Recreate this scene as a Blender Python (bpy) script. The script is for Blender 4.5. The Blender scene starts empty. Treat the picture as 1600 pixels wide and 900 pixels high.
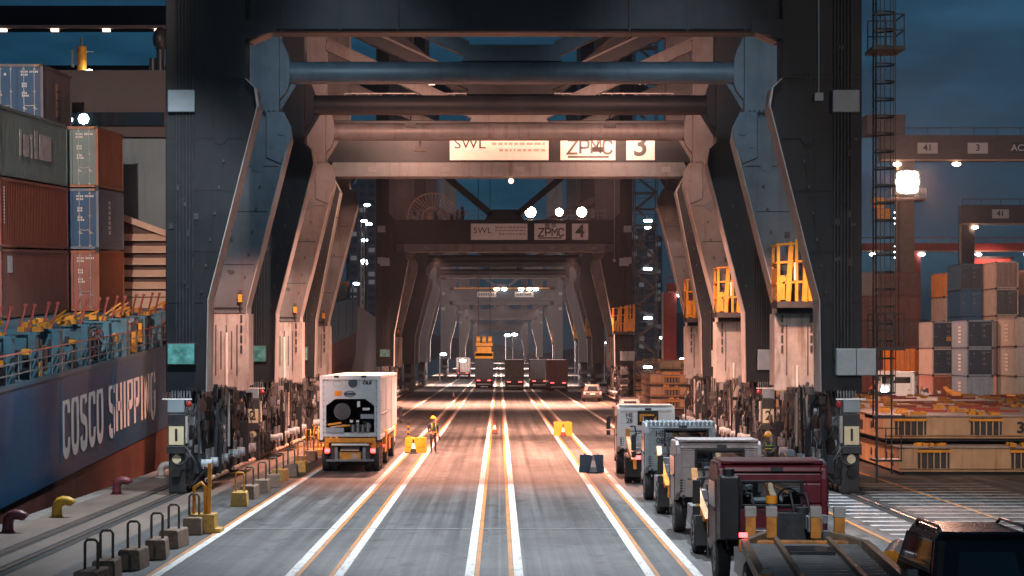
import bpy, bmesh, math, random
from mathutils import Vector, Matrix
random.seed(11)
scene = bpy.context.scene
COL = scene.collection
R = math.radians
H_CAM = 4.8
F_PX = 3000.0

# ------------------------------------------------------------------ mesh builder
class MB:
    def __init__(self):
        self.v = []; self.f = []; self.mi = []; self.sm = []
        self.xf = None
    def add(self, verts, faces, m=0, smooth=False):
        b = len(self.v)
        if self.xf is not None:
            verts = [self.xf @ Vector(p) for p in verts]
        self.v.extend([tuple(p) for p in verts])
        for f in faces:
            self.f.append([b + i for i in f]); self.mi.append(m); self.sm.append(smooth)
        return self
    def box(self, x0, x1, y0, y1, z0, z1, m=0):
        vs = [(x0,y0,z0),(x1,y0,z0),(x1,y1,z0),(x0,y1,z0),(x0,y0,z1),(x1,y0,z1),(x1,y1,z1),(x0,y1,z1)]
        return self.add(vs, [(0,3,2,1),(4,5,6,7),(0,1,5,4),(1,2,6,5),(2,3,7,6),(3,0,4,7)], m)
    def cbox(self, c, s, m=0):
        return self.box(c[0]-s[0]/2,c[0]+s[0]/2,c[1]-s[1]/2,c[1]+s[1]/2,c[2]-s[2]/2,c[2]+s[2]/2,m)
    def bar(self, p0, p1, w, h=None, m=0, up=(0,0,1)):
        h = w if h is None else h
        p0 = Vector(p0); p1 = Vector(p1); d = (p1-p0)
        if d.length < 1e-6: return self
        d.normalize(); u = Vector(up)
        if abs(d.dot(u)) > .98: u = Vector((0,1,0))
        s = d.cross(u).normalized(); u = s.cross(d).normalized()
        s = s*(w/2); u = u*(h/2)
        vs = [p0-s-u,p0+s-u,p0+s+u,p0-s+u,p1-s-u,p1+s-u,p1+s+u,p1-s+u]
        return self.add(vs, [(0,1,2,3),(4,7,6,5),(0,4,5,1),(1,5,6,2),(2,6,7,3),(3,7,4,0)], m)
    def cyl(self, p0, p1, r, n=12, m=0, r2=None, cap=True):
        r2 = r if r2 is None else r2
        p0 = Vector(p0); p1 = Vector(p1); d = (p1-p0).normalized()
        a = Vector((0,0,1)) if abs(d.z) < .9 else Vector((1,0,0))
        s = d.cross(a).normalized(); u = s.cross(d)
        vs = []
        for k in range(n):
            t = 2*math.pi*k/n; o = s*math.cos(t)+u*math.sin(t)
            vs.append(p0+o*r); vs.append(p1+o*r2)
        fs = [(2*k, 2*((k+1)%n), 2*((k+1)%n)+1, 2*k+1) for k in range(n)]
        self.add(vs, fs, m, n >= 8)
        if cap:
            self.add([vs[2*k] for k in range(n)], [tuple(range(n-1,-1,-1))], m)
            self.add([vs[2*k+1] for k in range(n)], [tuple(range(n))], m)
        return self
    def tube(self, path, r, n=8, m=0):
        pts = [Vector(p) for p in path]
        rr = r if isinstance(r, (list, tuple)) else [r]*len(pts)
        rings = []; prev = None
        for i, p in enumerate(pts):
            d = (pts[min(i+1,len(pts)-1)]-pts[max(i-1,0)]).normalized()
            if prev is None:
                a = Vector((0,0,1)) if abs(d.z) < .9 else Vector((1,0,0))
                s = d.cross(a).normalized()
            else:
                s = (prev - d*prev.dot(d)).normalized()
            prev = s; u = d.cross(s)
            rings.append([p+(s*math.cos(2*math.pi*k/n)+u*math.sin(2*math.pi*k/n))*rr[i] for k in range(n)])
        vs = [q for ring in rings for q in ring]
        fs = []
        for i in range(len(pts)-1):
            for k in range(n):
                a = i*n+k; b = i*n+(k+1)%n
                fs.append((a, b, b+n, a+n))
        fs.append(tuple(range(n-1,-1,-1))); L = (len(pts)-1)*n
        fs.append(tuple(range(L, L+n)))
        return self.add(vs, fs, m, n >= 6)
    def prism(self, pts, axis, a, b, m=0):
        # 2-D outline extruded along an axis: 'y' takes (x,z), 'x' takes (y,z), 'z' takes (x,y)
        def mk(p, t):
            return {'y': (p[0], t, p[1]), 'x': (t, p[0], p[1]), 'z': (p[0], p[1], t)}[axis]
        n = len(pts)
        vs = [mk(p, a) for p in pts] + [mk(p, b) for p in pts]
        fs = [tuple(range(n)), tuple(range(2*n-1, n-1, -1))]
        fs += [(k, k+n, (k+1)%n+n, (k+1)%n) for k in range(n)]
        return self.add(vs, fs, m)
    def ball(self, c, r, n=10, m=0, squash=(1,1,1), top_only=False):
        vs = []; fs = []; rows = n//2+1
        for i in range(rows):
            ph = math.pi*i/(rows-1)
            if top_only: ph *= .5
            for k in range(n):
                t = 2*math.pi*k/n
                vs.append((c[0]+r*squash[0]*math.sin(ph)*math.cos(t), c[1]+r*squash[1]*math.sin(ph)*math.sin(t), c[2]+r*squash[2]*math.cos(ph)))
        for i in range(rows-1):
            for k in range(n):
                a = i*n+k; b = i*n+(k+1)%n
                fs.append((a, a+n, b+n, b))
        return self.add(vs, fs, m, True)
    def stroke(self, pts, w, org, ux, uz, th, m=0, closed=False):
        # a flat ribbon along a 2-D polyline, laid on the plane org + ux*x + uz*z, with a small thickness
        n = len(pts); L = []; Rr = []
        P = [Vector(p) for p in pts]
        for i in range(n):
            if closed: a = P[(i-1)%n]; c = P[(i+1)%n]
            else: a = P[max(i-1,0)]; c = P[min(i+1,n-1)]
            d1 = (P[i]-a); d2 = (c-P[i])
            if d1.length < 1e-6: d1 = d2
            if d2.length < 1e-6: d2 = d1
            d1 = d1.normalized(); d2 = d2.normalized()
            n1 = Vector((-d1.y, d1.x)); n2 = Vector((-d2.y, d2.x))
            nn = (n1+n2)
            if nn.length < 1e-4: nn = n1
            nn.normalize(); k = 1/max(.45, nn.dot(n1))
            L.append(P[i]+nn*w/2*k); Rr.append(P[i]-nn*w/2*k)
        org = Vector(org); ux = Vector(ux); uz = Vector(uz); nz = ux.cross(uz).normalized()*th
        vs = []
        for s in (L, Rr):
            for p in s: vs.append(org+ux*p.x+uz*p.y+nz)
        fs = []
        rng = range(n) if closed else range(n-1)
        for i in rng:
            j = (i+1)%n
            fs.append((i, i+n, j+n, j))
        return self.add(vs, fs, m)
    def pieces(self, tol=.012):
        # split into builders, one per cluster of touching pieces
        par = list(range(len(self.v)))
        def find(i):
            while par[i] != i: par[i] = par[par[i]]; i = par[i]
            return i
        for f in self.f:
            r0 = find(f[0])
            for i in f[1:]: par[find(i)] = r0
        isl = {}
        for i in range(len(self.v)): isl.setdefault(find(i), []).append(i)
        bb = []
        for k, ids in isl.items():
            xs = [self.v[i] for i in ids]
            bb.append([[min(p[a] for p in xs)-tol for a in range(3)], [max(p[a] for p in xs)+tol for a in range(3)], [k]])
        merged = True
        while merged:
            merged = False; out = []
            for b in bb:
                for o in out:
                    if all(b[0][a] <= o[1][a] and o[0][a] <= b[1][a] for a in range(3)):
                        o[0] = [min(o[0][a], b[0][a]) for a in range(3)]; o[1] = [max(o[1][a], b[1][a]) for a in range(3)]; o[2] += b[2]; merged = True; break
                else: out.append(b)
            bb = out
        root = {}
        for n_, b in enumerate(bb):
            for k in b[2]: root[k] = n_
        res = [MB() for _ in bb]; mp = [dict() for _ in bb]
        for f, m, s in zip(self.f, self.mi, self.sm):
            n_ = root[find(f[0])]; t = res[n_]; d = mp[n_]; q = []
            for i in f:
                if i not in d: d[i] = len(t.v); t.v.append(self.v[i])
                q.append(d[i])
            t.f.append(q); t.mi.append(m); t.sm.append(s)
        return res
    def build_each(self, name, mats, parent=None, bevel=0):
        o = None
        for t in self.pieces(): o = t.build(name, mats, parent, bevel)
        return o
    def build(self, name, mats, parent=None, bevel=0, loc=None, fix=True):
        me = bpy.data.meshes.new(name)
        me.from_pydata(self.v, [], self.f)
        if not isinstance(mats, (list, tuple)): mats = [mats]
        for m in mats: me.materials.append(m)
        me.polygons.foreach_set('material_index', self.mi)
        me.polygons.foreach_set('use_smooth', self.sm)
        if fix:
            bm = bmesh.new(); bm.from_mesh(me)
            bmesh.ops.recalc_face_normals(bm, faces=bm.faces); bm.to_mesh(me); bm.free()
        me.update()
        o = bpy.data.objects.new(name, me); COL.objects.link(o)
        if parent: o.parent = parent
        if loc is not None: o.location = loc
        if bevel:
            b = o.modifiers.new('edge', 'BEVEL'); b.width = bevel; b.segments = 2; b.limit_method = 'ANGLE'; b.angle_limit = R(40)
        return o

def tag(o, label=None, cat=None, group=None, kind=None):
    if label: o['label'] = label
    if cat: o['category'] = cat
    if group: o['group'] = group
    if kind: o['kind'] = kind
    return o
def empty(name, loc, rz=0, rx=0):
    o = bpy.data.objects.new(name, None); COL.objects.link(o)
    o.location = loc; o.rotation_euler = (rx, 0, rz); o.empty_display_size = .3
    return o
KIDS = {}
def kids(o): return [c for c in bpy.data.objects if c.parent == o]
def clone(o, parent=None):
    c = o.copy(); COL.objects.link(c)
    c.parent = parent
    for ch in kids(o): clone(ch, c)
    return c
def text_mesh(body, size, mat, name, parent=None, loc=(0,0,0), rot=(0,0,0), bold=0., align='CENTER', sx=1., th=.004):
    cu = bpy.data.curves.new(name, 'FONT'); cu.body = body; cu.size = size; cu.offset = bold; cu.align_x = align; cu.align_y = 'CENTER'
    cu.extrude = th/2; cu.resolution_u = 3
    t = bpy.data.objects.new('tmp_text', cu); COL.objects.link(t)
    bpy.context.view_layer.update()
    me = bpy.data.meshes.new_from_object(t.evaluated_get(bpy.context.evaluated_depsgraph_get()))
    bpy.data.objects.remove(t); bpy.data.curves.remove(cu)
    me.name = name; me.materials.clear(); me.materials.append(mat)
    o = bpy.data.objects.new(name, me); COL.objects.link(o)
    o.parent = parent; o.location = loc; o.rotation_euler = rot; o.scale = (sx, 1, 1)
    return o
FACE_CAM = (R(90), 0, 0)      # text standing up and read from the -Y side

# ------------------------------------------------------------------ materials
_mats = {}
def M(name, col, rough=.55, metal=0., var=.25, scale=1.5, dirt=None, dirt_amt=.5, streak=0., bump=0., spec=.5, dscale=.8):
    if name in _mats: return _mats[name]
    m = bpy.data.materials.new(name); m.use_nodes = True
    nt = m.node_tree; N = nt.nodes; Lk = nt.links
    b = N['Principled BSDF']; b.inputs['Roughness'].default_value = rough; b.inputs['Metallic'].default_value = metal
    b.inputs['Specular IOR Level'].default_value = spec
    tc = N.new('ShaderNodeTexCoord')
    nz = N.new('ShaderNodeTexNoise'); nz.inputs['Scale'].default_value = scale; nz.inputs['Detail'].default_value = 6; nz.inputs['Roughness'].default_value = .65
    Lk.new(tc.outputs['Object'], nz.inputs['Vector'])
    rp = N.new('ShaderNodeValToRGB')
    c0 = [max(0, c*(1-var)) for c in col]; c1 = [min(1, c*(1+var)) for c in col]
    rp.color_ramp.elements[0].position = .3; rp.color_ramp.elements[1].position = .7
    rp.color_ramp.elements[0].color = (*c0, 1); rp.color_ramp.elements[1].color = (*c1, 1)
    Lk.new(nz.outputs['Fac'], rp.inputs['Fac'])
    out = rp.outputs['Color']
    if dirt is not None:
        mp = N.new('ShaderNodeMapping'); mp.inputs['Scale'].default_value = (dscale*3, dscale*3, dscale*(.35 if streak else 3))
        Lk.new(tc.outputs['Object'], mp.inputs['Vector'])
        n2 = N.new('ShaderNodeTexNoise'); n2.inputs['Scale'].default_value = 1.; n2.inputs['Detail'].default_value = 8; n2.inputs['Roughness'].default_value = .7
        Lk.new(mp.outputs['Vector'], n2.inputs['Vector'])
        r2 = N.new('ShaderNodeValToRGB'); r2.color_ramp.elements[0].position = .5; r2.color_ramp.elements[1].position = .72
        r2.color_ramp.elements[0].color = (0,0,0,1); r2.color_ramp.elements[1].color = (dirt_amt,)*3+(1,)
        Lk.new(n2.outputs['Fac'], r2.inputs['Fac'])
        mx = N.new('ShaderNodeMix'); mx.data_type = 'RGBA'
        Lk.new(r2.outputs['Color'], mx.inputs['Factor']); Lk.new(out, mx.inputs['A']); mx.inputs['B'].default_value = (*dirt, 1)
        out = mx.outputs['Result']
    Lk.new(out, b.inputs['Base Color'])
    rr = N.new('ShaderNodeMapRange'); rr.inputs['To Min'].default_value = max(.05, rough-.12); rr.inputs['To Max'].default_value = min(1, rough+.15)
    Lk.new(nz.outputs['Fac'], rr.inputs['Value']); Lk.new(rr.outputs['Result'], b.inputs['Roughness'])
    if bump:
        bp = N.new('ShaderNodeBump'); bp.inputs['Strength'].default_value = bump; bp.inputs['Distance'].default_value = .02
        n3 = N.new('ShaderNodeTexNoise'); n3.inputs['Scale'].default_value = scale*12; n3.inputs['Detail'].default_value = 4
        Lk.new(tc.outputs['Object'], n3.inputs['Vector'])
        Lk.new(n3.outputs['Fac'], bp.inputs['Height']); Lk.new(bp.outputs['Normal'], b.inputs['Normal'])
    _mats[name] = m
    return m
def EM(name, col, strength):
    if name in _mats: return _mats[name]
    m = bpy.data.materials.new(name); m.use_nodes = True
    b = m.node_tree.nodes['Principled BSDF']; b.inputs['Base Color'].default_value = (.3,.3,.3,1)
    b.inputs['Emission Color'].default_value = (*col, 1); b.inputs['Emission Strength'].default_value = strength
    m.cycles.emission_sampling = 'NONE' if strength < 60 else 'AUTO'
    _mats[name] = m
    return m
def GLASS(name, col, rough=.08):
    if name in _mats: return _mats[name]
    m = bpy.data.materials.new(name); m.use_nodes = True
    b = m.node_tree.nodes['Principled BSDF']
    b.inputs['Base Color'].default_value = (*col, 1); b.inputs['Roughness'].default_value = rough; b.inputs['Specular IOR Level'].default_value = .8
    b.inputs['Coat Weight'].default_value = .4
    _mats[name] = m
    return m

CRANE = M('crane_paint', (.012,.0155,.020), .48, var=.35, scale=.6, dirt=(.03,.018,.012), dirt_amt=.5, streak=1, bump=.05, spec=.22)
CRANE_L = M('crane_paint_lit', (.088,.096,.104), .5, var=.28, scale=.7, dirt=(.055,.028,.016), dirt_amt=.95, streak=1, bump=.08, dscale=.9)  # paler copy of the crane paint; lamplight and far haze put into the colour
FLANGE = M('crane_flange_lit', (.30,.29,.28), .45, var=.2, scale=1, dirt=(.12,.07,.05), dirt_amt=.7, streak=1)  # bright tone stands in for lamplight on the inner leg edges
CRANE_M = M('crane_paint_dimlit', (.062,.080,.098), .5, var=.3, scale=.7, dirt=(.04,.035,.03), dirt_amt=.5, streak=1, bump=.05)  # bluish copy of the crane paint; dim cool light put into the colour
CRANE_W = M('crane_white', (.38,.36,.34), .55, var=.25, scale=1.2, dirt=(.14,.085,.05), dirt_amt=.95, streak=1, dscale=1.3)
STEEL_D = M('dark_steel', (.035,.037,.04), .5, .3, var=.35, scale=3)
STEEL = M('grey_steel', (.22,.23,.24), .42, .5, var=.3, scale=3, dirt=(.12,.07,.04), dirt_amt=.6)
BOXGREY = M('box_grey', (.26,.31,.34), .45, var=.12, scale=2)
WORN_PIPE = M('worn_guard_pipe', (.55,.36,.26), .5, var=.25, scale=3, dirt=(.1,.06,.04), dirt_amt=.7)
YEL = M('safety_yellow', (.70,.285,.012), .45, var=.2, scale=2, dirt=(.16,.08,.02), dirt_amt=.7)
ORA = M('chassis_orange', (.70,.26,.015), .45, var=.2, scale=2, dirt=(.10,.05,.02), dirt_amt=.7)
WHITE = M('white_paint', (.78,.78,.77), .4, var=.06, scale=2, dirt=(.45,.42,.38), dirt_amt=.5, streak=1)
PLATE_W = M('plate_white', (.75,.72,.66), .5, var=.08, scale=3)
PLATE_Y = M('plate_cream', (.78,.66,.42), .5, var=.08, scale=4)
BLACK = M('black_paint', (.012,.012,.013), .45, var=.2)
RUBBER = M('tyre_rubber', (.022,.022,.023), .8, var=.4, scale=5, bump=.2)
GLASSD = GLASS('dark_glass', (.015,.022,.03))
RED_LENS = EM('red_tail_lens', (1,.05,.05), 5)
AMBER = EM('amber_lens', (1,.4,.05), 6)
LAMP_W = EM('warm_flood_lens', (1,.62,.42), 25)
LAMP_C = EM('cool_lamp_lens', (.75,.92,1), 25)
LAMP_HOT = EM('hot_flood_lens', (1,.66,.46), 55)
LAMP_P = EM('peach_strip_lens', (1,.62,.45), 3.0)
CHROME = M('bare_metal', (.45,.46,.47), .3, .9, var=.15)
CABLE = M('black_cable', (.02,.02,.022), .6)
RED = M('red_paint', (.45,.03,.025), .45, var=.2)
NAVY_T = M('navy_paint', (.012,.05,.10), .45, var=.2)
# ------------------------------------------------------------------ camera
cam = bpy.data.cameras.new('camera'); camo = bpy.data.objects.new('camera', cam); COL.objects.link(camo)
camo.location = (0, 0, H_CAM); camo.rotation_euler = (R(90), 0, 0)
cam.sensor_width = 36; cam.lens = 36*F_PX/1600; cam.clip_end = 6000; cam.clip_start = .5
cam.shift_x = 20/1600; cam.shift_y = 101/1600
scene.camera = camo

# ------------------------------------------------------------------ dusk sky
w = bpy.data.worlds.new('World'); scene.world = w; w.use_nodes = True
nt = w.node_tree; N = nt.nodes; Lk = nt.links
bg = N['Background']
sky = N.new('ShaderNodeTexSky'); sky.sky_type = 'NISHITA'; sky.sun_disc = False
sky.sun_elevation = R(4.0); sky.sun_rotation = R(155); sky.air_density = 1.2; sky.dust_density = .6; sky.ozone_density = 4
tint = N.new('ShaderNodeMix'); tint.data_type = 'RGBA'; tint.blend_type = 'MULTIPLY'; tint.inputs['Factor'].default_value = 1
tint.inputs['B'].default_value = SKY_TINT if 'SKY_TINT' in globals() else (.13, .56, 1.0, 1)
bw = N.new('ShaderNodeRGBToBW'); Lk.new(sky.outputs['Color'], bw.inputs['Color'])
mxs = N.new('ShaderNodeMix'); mxs.data_type = 'RGBA'; mxs.inputs['Factor'].default_value = .85
Lk.new(sky.outputs['Color'], mxs.inputs['A']); Lk.new(bw.outputs['Val'], mxs.inputs['B'])
Lk.new(mxs.outputs['Result'], tint.inputs['A'])
# thin cloud banks
tc = N.new('ShaderNodeTexCoord'); mp = N.new('ShaderNodeMapping'); mp.inputs['Scale'].default_value = (5, 5, 16)
nz = N.new('ShaderNodeTexNoise'); nz.inputs['Scale'].default_value = 1.6; nz.inputs['Detail'].default_value = 7
Lk.new(tc.outputs['Generated'], mp.inputs['Vector']); Lk.new(mp.outputs['Vector'], nz.inputs['Vector'])
rp = N.new('ShaderNodeValToRGB'); rp.color_ramp.elements[0].position = .48; rp.color_ramp.elements[1].position = .72
rp.color_ramp.elements[0].color = (.8,.8,.8,1); rp.color_ramp.elements[1].color = (1.7,1.8,1.75,1)
Lk.new(nz.outputs['Fac'], rp.inputs['Fac'])
cl = N.new('ShaderNodeMix'); cl.data_type = 'RGBA'; cl.blend_type = 'MULTIPLY'; cl.inputs['Factor'].default_value = 1
Lk.new(tint.outputs['Result'], cl.inputs['A']); Lk.new(rp.outputs['Color'], cl.inputs['B'])
Lk.new(cl.outputs['Result'], bg.inputs['Color'])
bg.inputs['Strength'].default_value = .05
sun = bpy.data.lights.new('sun', 'SUN'); sun.energy = .02; sun.angle = R(10); sun.color = (1, .9, .8)
suno = bpy.data.objects.new('sun', sun); COL.objects.link(suno); suno.rotation_euler = (R(80), 0, R(155))

# ------------------------------------------------------------------ ground
def ground_mat():
    m = bpy.data.materials.new('yard_concrete'); m.use_nodes = True
    nt = m.node_tree; N = nt.nodes; Lk = nt.links; b = N['Principled BSDF']
    tc = N.new('ShaderNodeTexCoord')
    def noise(sc, detail, rough=.6):
        mp = N.new('ShaderNodeMapping'); mp.inputs['Scale'].default_value = sc
        Lk.new(tc.outputs['Object'], mp.inputs['Vector'])
        n = N.new('ShaderNodeTexNoise'); n.inputs['Scale'].default_value = 1; n.inputs['Detail'].default_value = detail; n.inputs['Roughness'].default_value = rough
        Lk.new(mp.outputs['Vector'], n.inputs['Vector']); return n.outputs['Fac']
    def ramp(src, p0, c0, p1, c1):
        r = N.new('ShaderNodeValToRGB'); r.color_ramp.elements[0].position = p0; r.color_ramp.elements[1].position = p1
        r.color_ramp.elements[0].color = (*c0,1); r.color_ramp.elements[1].color = (*c1,1); Lk.new(src, r.inputs['Fac']); return r.outputs['Color']
    def mul(a, c, f=1.):
        x = N.new('ShaderNodeMix'); x.data_type = 'RGBA'; x.blend_type = 'MULTIPLY'; x.inputs['Factor'].default_value = f
        Lk.new(a, x.inputs['A']); Lk.new(c, x.inputs['B']); return x.outputs['Result']
    def mulc(a, c): return mul(a, c)
    base = ramp(noise((.16,.09,1), 8, .65), .32, (.072,.071,.070), .7, (.15,.145,.14))
    tyre = ramp(noise((2.2,.02,1), 5), .36, (.42,.42,.43), .58, (1.08,1.08,1.08))
    tyre2 = ramp(noise((6,.012,1), 4), .40, (.62,.61,.60), .56, (1.05,1.05,1.05))
    patch = ramp(noise((.5,.22,1), 3), .36, (.66,.65,.64), .5, (1.0,1.0,1.0))
    fine = ramp(noise((9,6,1), 6, .8), .3, (.72,.72,.72), .7, (1.18,1.17,1.15))
    spots = ramp(noise((1.1,.7,1), 2), .62, (1,1,1), .7, (.32,.31,.30))
    br = N.new('ShaderNodeTexBrick'); br.offset = 0; br.inputs['Scale'].default_value = 1
    br.inputs['Brick Width'].default_value = 7.4; br.inputs['Row Height'].default_value = 8.; br.inputs['Mortar Size'].default_value = .035; br.inputs['Mortar Smooth'].default_value = .3
    br.inputs['Color1'].default_value = (1,1,1,1); br.inputs['Color2'].default_value = (.66,.66,.68,1); br.inputs['Mortar'].default_value = (1.55,1.5,1.42,1)
    Lk.new(tc.outputs['Object'], br.inputs['Vector'])
    vd = N.new('ShaderNodeTexVoronoi'); vd.feature = 'DISTANCE_TO_EDGE'; vd.inputs['Scale'].default_value = .22
    nv = N.new('ShaderNodeTexNoise'); nv.inputs['Scale'].default_value = .8; nv.inputs['Detail'].default_value = 6
    Lk.new(tc.outputs['Object'], nv.inputs['Vector'])
    va = N.new('ShaderNodeVectorMath'); va.operation = 'MULTIPLY_ADD'; va.inputs[1].default_value = (1.6,1.6,0)
    Lk.new(nv.outputs['Color'], va.inputs[0]); Lk.new(tc.outputs['Object'], va.inputs[2]); Lk.new(va.outputs['Vector'], vd.inputs['Vector'])
    crack = ramp(vd.outputs['Distance'], .002, (.3,.3,.3), .009, (1,1,1))
    oil = ramp(noise((.9,.16,1), 4, .7), .58, (1,1,1), .74, (.38,.37,.37))
    c = mul(mul(mul(mul(mul(mul(mul(base, tyre), tyre2), patch), fine), spots), br.outputs['Color'], .75), mulc(crack, oil))
    Lk.new(c, b.inputs['Base Color'])
    rr = N.new('ShaderNodeMapRange'); rr.inputs['To Min'].default_value = .38; rr.inputs['To Max'].default_value = .75
    Lk.new(noise((.6,.25,1), 5), rr.inputs['Value']); Lk.new(rr.outputs['Result'], b.inputs['Roughness'])
    bp = N.new('ShaderNodeBump'); bp.inputs['Strength'].default_value = .25; bp.inputs['Distance'].default_value = .02
    Lk.new(noise((20,20,20), 4), bp.inputs['Height']); Lk.new(bp.outputs['Normal'], b.inputs['Normal'])
    return m
GROUND = ground_mat()
g = MB()
g.add([(-13.4,-60,0),(1500,-60,0),(1500,3500,0),(-13.4,3500,0)], [(0,1,2,3)])
tag(g.build('ground', GROUND, fix=False), kind='structure')
q = MB(); q.box(-13.9,-13.4,-60,3500,-4,.0)
QUAY = M('quay_concrete', (.20,.17,.15), .8, var=.3, scale=.8, dirt=(.07,.05,.04), dirt_amt=.8)
qw = MB(); qw.box(-13.95,-13.4,-60,3500,-6,-.004); tag(qw.build('quay_wall', QUAY), kind='structure')
def worn(name, col, dark, p0=.35, p1=.6, sc=(6,.7,1)):
    m = bpy.data.materials.new(name); m.use_nodes = True
    nt = m.node_tree; N = nt.nodes; Lk = nt.links; b = N['Principled BSDF']
    tc = N.new('ShaderNodeTexCoord'); mp = N.new('ShaderNodeMapping'); mp.inputs['Scale'].default_value = sc
    n = N.new('ShaderNodeTexNoise'); n.inputs['Scale'].default_value = 1; n.inputs['Detail'].default_value = 8; n.inputs['Roughness'].default_value = .75
    r = N.new('ShaderNodeValToRGB'); r.color_ramp.elements[0].position = p0; r.color_ramp.elements[1].position = p1
    r.color_ramp.elements[0].color = (*dark,1); r.color_ramp.elements[1].color = (*col,1)
    Lk.new(tc.outputs['Object'], mp.inputs['Vector']); Lk.new(mp.outputs['Vector'], n.inputs['Vector']); Lk.new(n.outputs['Fac'], r.inputs['Fac']); Lk.new(r.outputs['Color'], b.inputs['Base Color'])
    b.inputs['Roughness'].default_value = .55
    return m
APRON = worn('quay_apron', (.21,.155,.12), (.10,.075,.06), .35, .65, (.4,.12,1))  # brown tint carries the warm lamplight on the apron
a = MB(); a.add([(-13.4,-60,.004),(-9.6,-60,.004),(-9.6,1500,.004),(-13.4,1500,.004)], [(0,1,2,3)])
tag(a.build('quay_apron', APRON, fix=False), kind='structure')
LW = worn('line_white', (.64,.62,.59), (.20,.19,.18), .33, .5, (9,1.4,1))
LY = worn('line_orange', (.55,.20,.03), (.22,.12,.05), .32, .55)
ln = MB()
def strip(x, wd, y0, y1, z, m):
    n = 24
    for i in range(n):
        a_, b_ = y0+(y1-y0)*(i/n)**2, y0+(y1-y0)*((i+1)/n)**2
        ln.add([(x-wd/2,a_,z),(x+wd/2,a_,z),(x+wd/2,b_,z),(x-wd/2,b_,z)], [(0,1,2,3)], m)
for x, side in ((-7.38,-1),(-4.5,1),(-3.45,-1),(-.64,1),(.42,-1),(3.25,1),(4.28,-1),(7.4,1)):
    strip(x, .2, 5, 900, .009, 0); strip(x+side*.16, .1, 5, 900, .009, 1)
strip(9.9, .14, 5, 400, .009, 1); strip(14.4, .14, 5, 400, .009, 1)
for k in range(24):
    y = 40+1.3*k
    for xa, xb in ((10.3,11.55),(12.35,17.6)):
        ln.add([(xa,y,.010),(xb,y,.010),(xb,y+.42,.010),(xa,y+.42,.010)], [(0,1,2,3)], 2 if xa < 11 else 3)
ln.add([(-7.2,52.2,.013),(7.2,52.2,.013),(7.2,52.33,.013),(-7.2,52.33,.013)], [(0,1,2,3)], 3)
LDIM = worn('line_dim', (.32,.29,.26), (.14,.13,.12), .35, .6, (2,2,1))
tag(ln.build('lane_markings', [LW, LY, worn('line_stripe', (.5,.5,.5), (.2,.2,.2), .35, .6, (2,2,1)), LDIM], fix=False), kind='structure')
# crane rails and cable trench, set in the paving
RAILM = M('rail_steel', (.20,.16,.14), .35, .8, var=.4, scale=4)
GROOVE = M('rail_groove', (.02,.018,.016), .8)
rl = MB()
for x in (-10.9, 11.9):
    rl.box(x-.26,x+.26,5,900,.012,.014,1); rl.box(x-.05,x+.05,5,900,.015,.05,0)
rl.box(-11.95,-11.68,5,900,.012,.014,1); rl.box(-11.86,-11.78,5,900,.015,.03,0); rl.box(-12.1,-12.0,5,900,.012,.02,0)
tag(rl.build('crane_rails', [RAILM, GROOVE]), kind='structure')
# water in the basin
m = bpy.data.materials.new('harbour_water'); m.use_nodes = True
b = m.node_tree.nodes['Principled BSDF']; b.inputs['Base Color'].default_value = (.004,.016,.022,1); b.inputs['Roughness'].default_value = .12
n = m.node_tree.nodes.new('ShaderNodeTexNoise'); n.inputs['Scale'].default_value = .6; n.inputs['Detail'].default_value = 5
t = m.node_tree.nodes.new('ShaderNodeTexCoord'); m.node_tree.links.new(t.outputs['Object'], n.inputs['Vector'])
bp = m.node_tree.nodes.new('ShaderNodeBump'); bp.inputs['Strength'].default_value = .4; m.node_tree.links.new(n.outputs['Fac'], bp.inputs['Height']); m.node_tree.links.new(bp.outputs['Normal'], b.inputs['Normal'])
wa = MB(); wa.add([(-1500,-60,-2.6),(-13.9,-60,-2.6),(-13.9,3500,-2.6),(-1500,3500,-2.6)], [(0,1,2,3)])
tag(wa.build('water', m, fix=False), kind='structure')
# far hills across the harbour
hm = M('far_hill', (.03,.045,.05), .9, var=.3, scale=.01)
hb = MB()
rs = random.Random(4); prevv = None
vs = []; fs = []
for i in range(61):
    x = -1500+i*50; hh = 38+26*math.sin(i*.37)+16*math.sin(i*.9+1)+rs.uniform(-5,5)
    vs += [(x,2500,-3),(x,2650,hh*.6),(x,2800,hh),(x,3200,-3)]
for i in range(60):
    for k in range(3):
        a_ = i*4+k; fs.append((a_,a_+4,a_+5,a_+1))
hb.add(vs, fs, 0, True)
tag(hb.build('hills', hm), kind='structure')

# harbour haze: one closed box of thin even air
hz = MB(); hz.box(-1560,1560,-65,3560,-8,118)
hv = bpy.data.materials.new('harbour_haze'); hv.use_nodes = True
hn = hv.node_tree; hn.nodes.remove(hn.nodes['Principled BSDF'])
pv = hn.nodes.new('ShaderNodeVolumePrincipled'); pv.inputs['Color'].default_value = (.86,.84,.86,1); pv.inputs['Density'].default_value = .00016; pv.inputs['Anisotropy'].default_value = .7
hn.links.new(pv.outputs['Volume'], hn.nodes['Material Output'].inputs['Volume'])
ho = hz.build('haze', hv); tag(ho, kind='stuff'); tag(ho, 'thin warm harbour haze hanging over the whole quay')
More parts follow.
